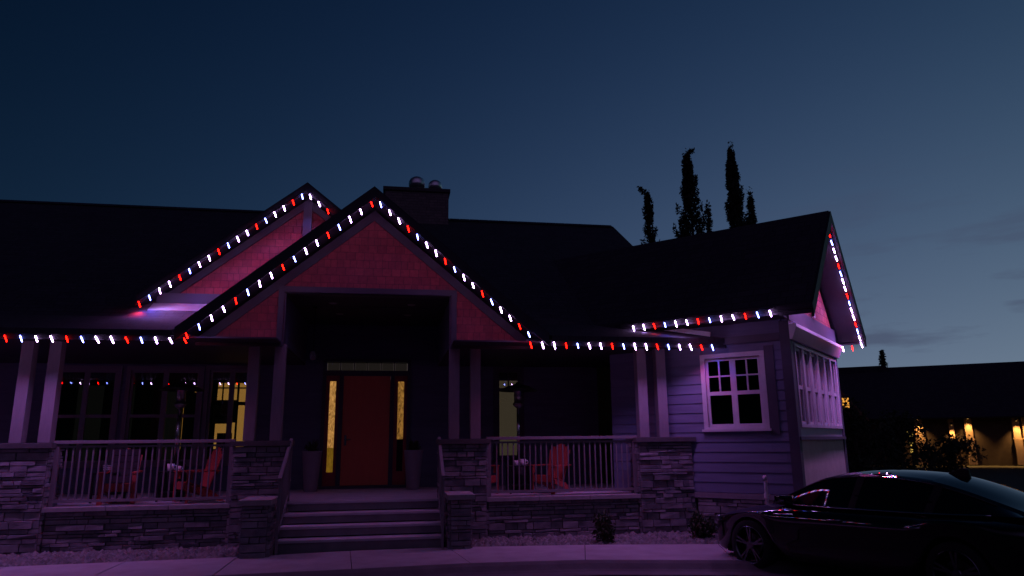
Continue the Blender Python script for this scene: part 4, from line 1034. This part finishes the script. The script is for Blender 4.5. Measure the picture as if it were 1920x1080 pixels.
t = thing('spruce_tree', 'small pointed spruce top rising behind the far building roof', 'tree', (42.85, 56.0, 0))
m.tube([(0, 0, 0), (0, 0, 9.35)], [0.2, 0.02], 8); obj('trunk', m, M['bark'], t, local=True)
f = MB()
for k in range(52):
    z = 1.5+k*0.152; r = 1.7*(1-z/9.45)
    for j in range(9):
        a = random.random()*6.28; leaf_clump(f, (r*0.6*cos(a), r*0.6*sin(a), z-0.15*r), 0.18+r*0.25, 7, 0.12, 0.0, 0.5)
obj('crown', f, M['poplar'], t, local=True)

# ------------------------------------------------------------------ far building with wall lamps
FB = Matrix.Translation((33.0, 46.9, 0)) @ Matrix.Rotation(radians(-34.2), 4, 'Z')    # x along its front, y into the depth
far = thing('far_building', 'long dark building with a low roof and glowing wall lamps at the far right', 'building', (33.0, 46.9, 0), radians(-34.2))
m = MB(); m.box(-12, 34, 0, 9, -0.2, 3.15); obj('wall', m, mottled('brown_stucco', (0.045, 0.03, 0.022), (0.06, 0.042, 0.03), 3, 0.9, 0.3, 0.02), far, local=True)
m = MB(); m.prism([(-0.7, 3.05), (4.5, 7.05), (9.7, 3.05), (9.7, 2.95), (4.5, 6.9), (-0.7, 2.95)], -12.5, 34.5, 'x'); obj('roof', m, M['roof'], far, local=True)
m = MB()
m.prism([(-4.5, 6.5), (3.0, 6.5), (2.6, 7.17), (-4.2, 7.17)], 4.0, 5.0, 'y'); obj('roof_vent_ridge', m, M['roof'], far, local=True)
M['pil'] = mottled('tan_stone_pilaster', (0.30, 0.21, 0.14), (0.38, 0.27, 0.18), 6, 0.9, 0.4, 0.02)
warm = emit('warm_lamp_glow', (1.0, 0.50, 0.13), 2.0)
wl_ = bpy.data.lights.new('downlight', 'SPOT'); wl_.energy = 420; wl_.color = (1.0, 0.50, 0.14); wl_.spot_size = radians(102); wl_.spot_blend = 0.8; wl_.shadow_soft_size = 0.05
for x, w, zt in ((4.0, 0.55, 2.95), (5.95, 0.30, 2.55), (6.95, 0.42, 2.95), (9.65, 0.40, 2.75), (10.25, 0.5, 2.85), (14.5, 0.5, 2.9)):
    m = MB(); m.box(x-w/2, x+w/2, -0.16, -0.001, 1.62, 2.95); m.box(x-w/2-0.06, x+w/2+0.06, -0.20, -0.001, 1.54, 1.619); m.box(x-w/2-0.02, x+w/2+0.02, -0.24, -0.001, -0.1, 1.539)
    obj('pilaster', m, M['pil'], far, local=True)
    m = MB(); m.lathe([(0.07, 0), (0.07, 0.16), (0.02, 0.17)], (x, -0.42, zt-0.02), 12); m.box(x-0.012, x+0.012, -0.42, -0.162, zt+0.10, zt+0.13)
    lm = obj('wall_lamp', m, M['black_metal'], far, local=True)
    q = MB(); q.lathe([(0.045, 0), (0.045, 0.01)], (x, -0.42, zt-0.026), 10); obj('bulb', q, warm, lm, local=True)
    lo = link('downlight', wl_, lm, local=True); lo.location = (x, -0.42, zt-0.06); lo.rotation_euler = (radians(-9), 0, 0)
m = MB(); m.box(-3.35, -2.55, -0.06, -0.001, 3.4, 4.6)
m = MB(); m.prism([(-2.6, 2.9), (1.0, 2.9), (-0.8, 5.3)], -0.9, 2.5, 'y'); dm = obj('gable', m, mottled('red_brown_gable', (0.22, 0.10, 0.06), (0.28, 0.13, 0.08), 5, 0.9, 0.3, 0.02), far, local=True)
m = MB(); m.box(-0.72, -0.16, -0.96, -0.902, 3.78, 4.62); obj('window', m, M['black_metal'], dm, local=True)
m = MB(); m.box(-0.66, -0.22, -0.97, -0.962, 3.85, 4.55); obj('pane', m, emit('orange_window_glow', (1.0, 0.42, 0.06), 0.95), dm, local=True)
# trees and bushes in front of the far building
def bush(x, y, h, r, lab, n=26):
    t = thing('dark_tree', lab, 'tree', (x, y, -0.15), 0, 'dark trees between the wing and the far building')
    m = MB(); m.tube([(0, 0, 0), (0.05, 0, h*0.3), (0, 0.05, h*0.7)], [0.10, 0.07, 0.02], 8); f = MB()
    for k in range(n):
        a = random.random()*6.28; q = random.random()**0.6*r; z = random.uniform(0.15*h, h*0.92); q *= (1-(z/h)**3)
        if k % 3 == 0: m.tube([(0, 0, z*0.45), (q*0.6*cos(a), q*0.6*sin(a), z*0.85), (q*cos(a), q*sin(a), z)], [0.03, 0.02, 0.006], 5)
        leaf_clump(f, (q*cos(a), q*sin(a), z), r*0.33, 110, 0.075, 0.3)
    obj('trunk', m, M['bark'], t, local=True); obj('crown', f, M['foliage'], t, local=True)
bush(17.2, 24.5, 3.4, 1.5, 'round dark tree right behind the end of the wing', 34)
bush(20.6, 26.5, 3.0, 1.3, 'dark bushy tree between the round tree and the first lit pilaster', 30)
bush(25.6, 29.5, 1.9, 1.5, 'low dark bush below the two middle wall lamps', 26)

t = thing('garden_lamp', 'small yellow garden lantern on a short post before the far building', 'lamp', (26.3, 33.0, -0.15))
m = MB(); m.lathe([(0.05, 0), (0.05, 1.12)], n=10); m.lathe([(0.12, 0), (0.10, 0.06)], n=12); m.box(-0.03, 0.03, -0.03, 0.03, 1.5, 2.2); obj('post', m, M['black_metal'], t, local=True)
m = MB(); m.lathe([(0.07, 1.12), (0.075, 1.5), (0.03, 1.52)], n=12); obj('bulb', m, emit('yellow_lamp', (1.0, 0.62, 0.12), 1.1), t, local=True)
m = MB(); m.lathe([(0.09, 1.56), (0.10, 1.78), (0.05, 1.8)], n=8); m.lathe([(0.12, 1.84), (0.15, 2.16), (0.05, 2.2)], n=8); obj('lantern_glass', m, emit('dim_yellow_lantern', (0.42, 0.30, 0.06), 0.7), t, local=True)
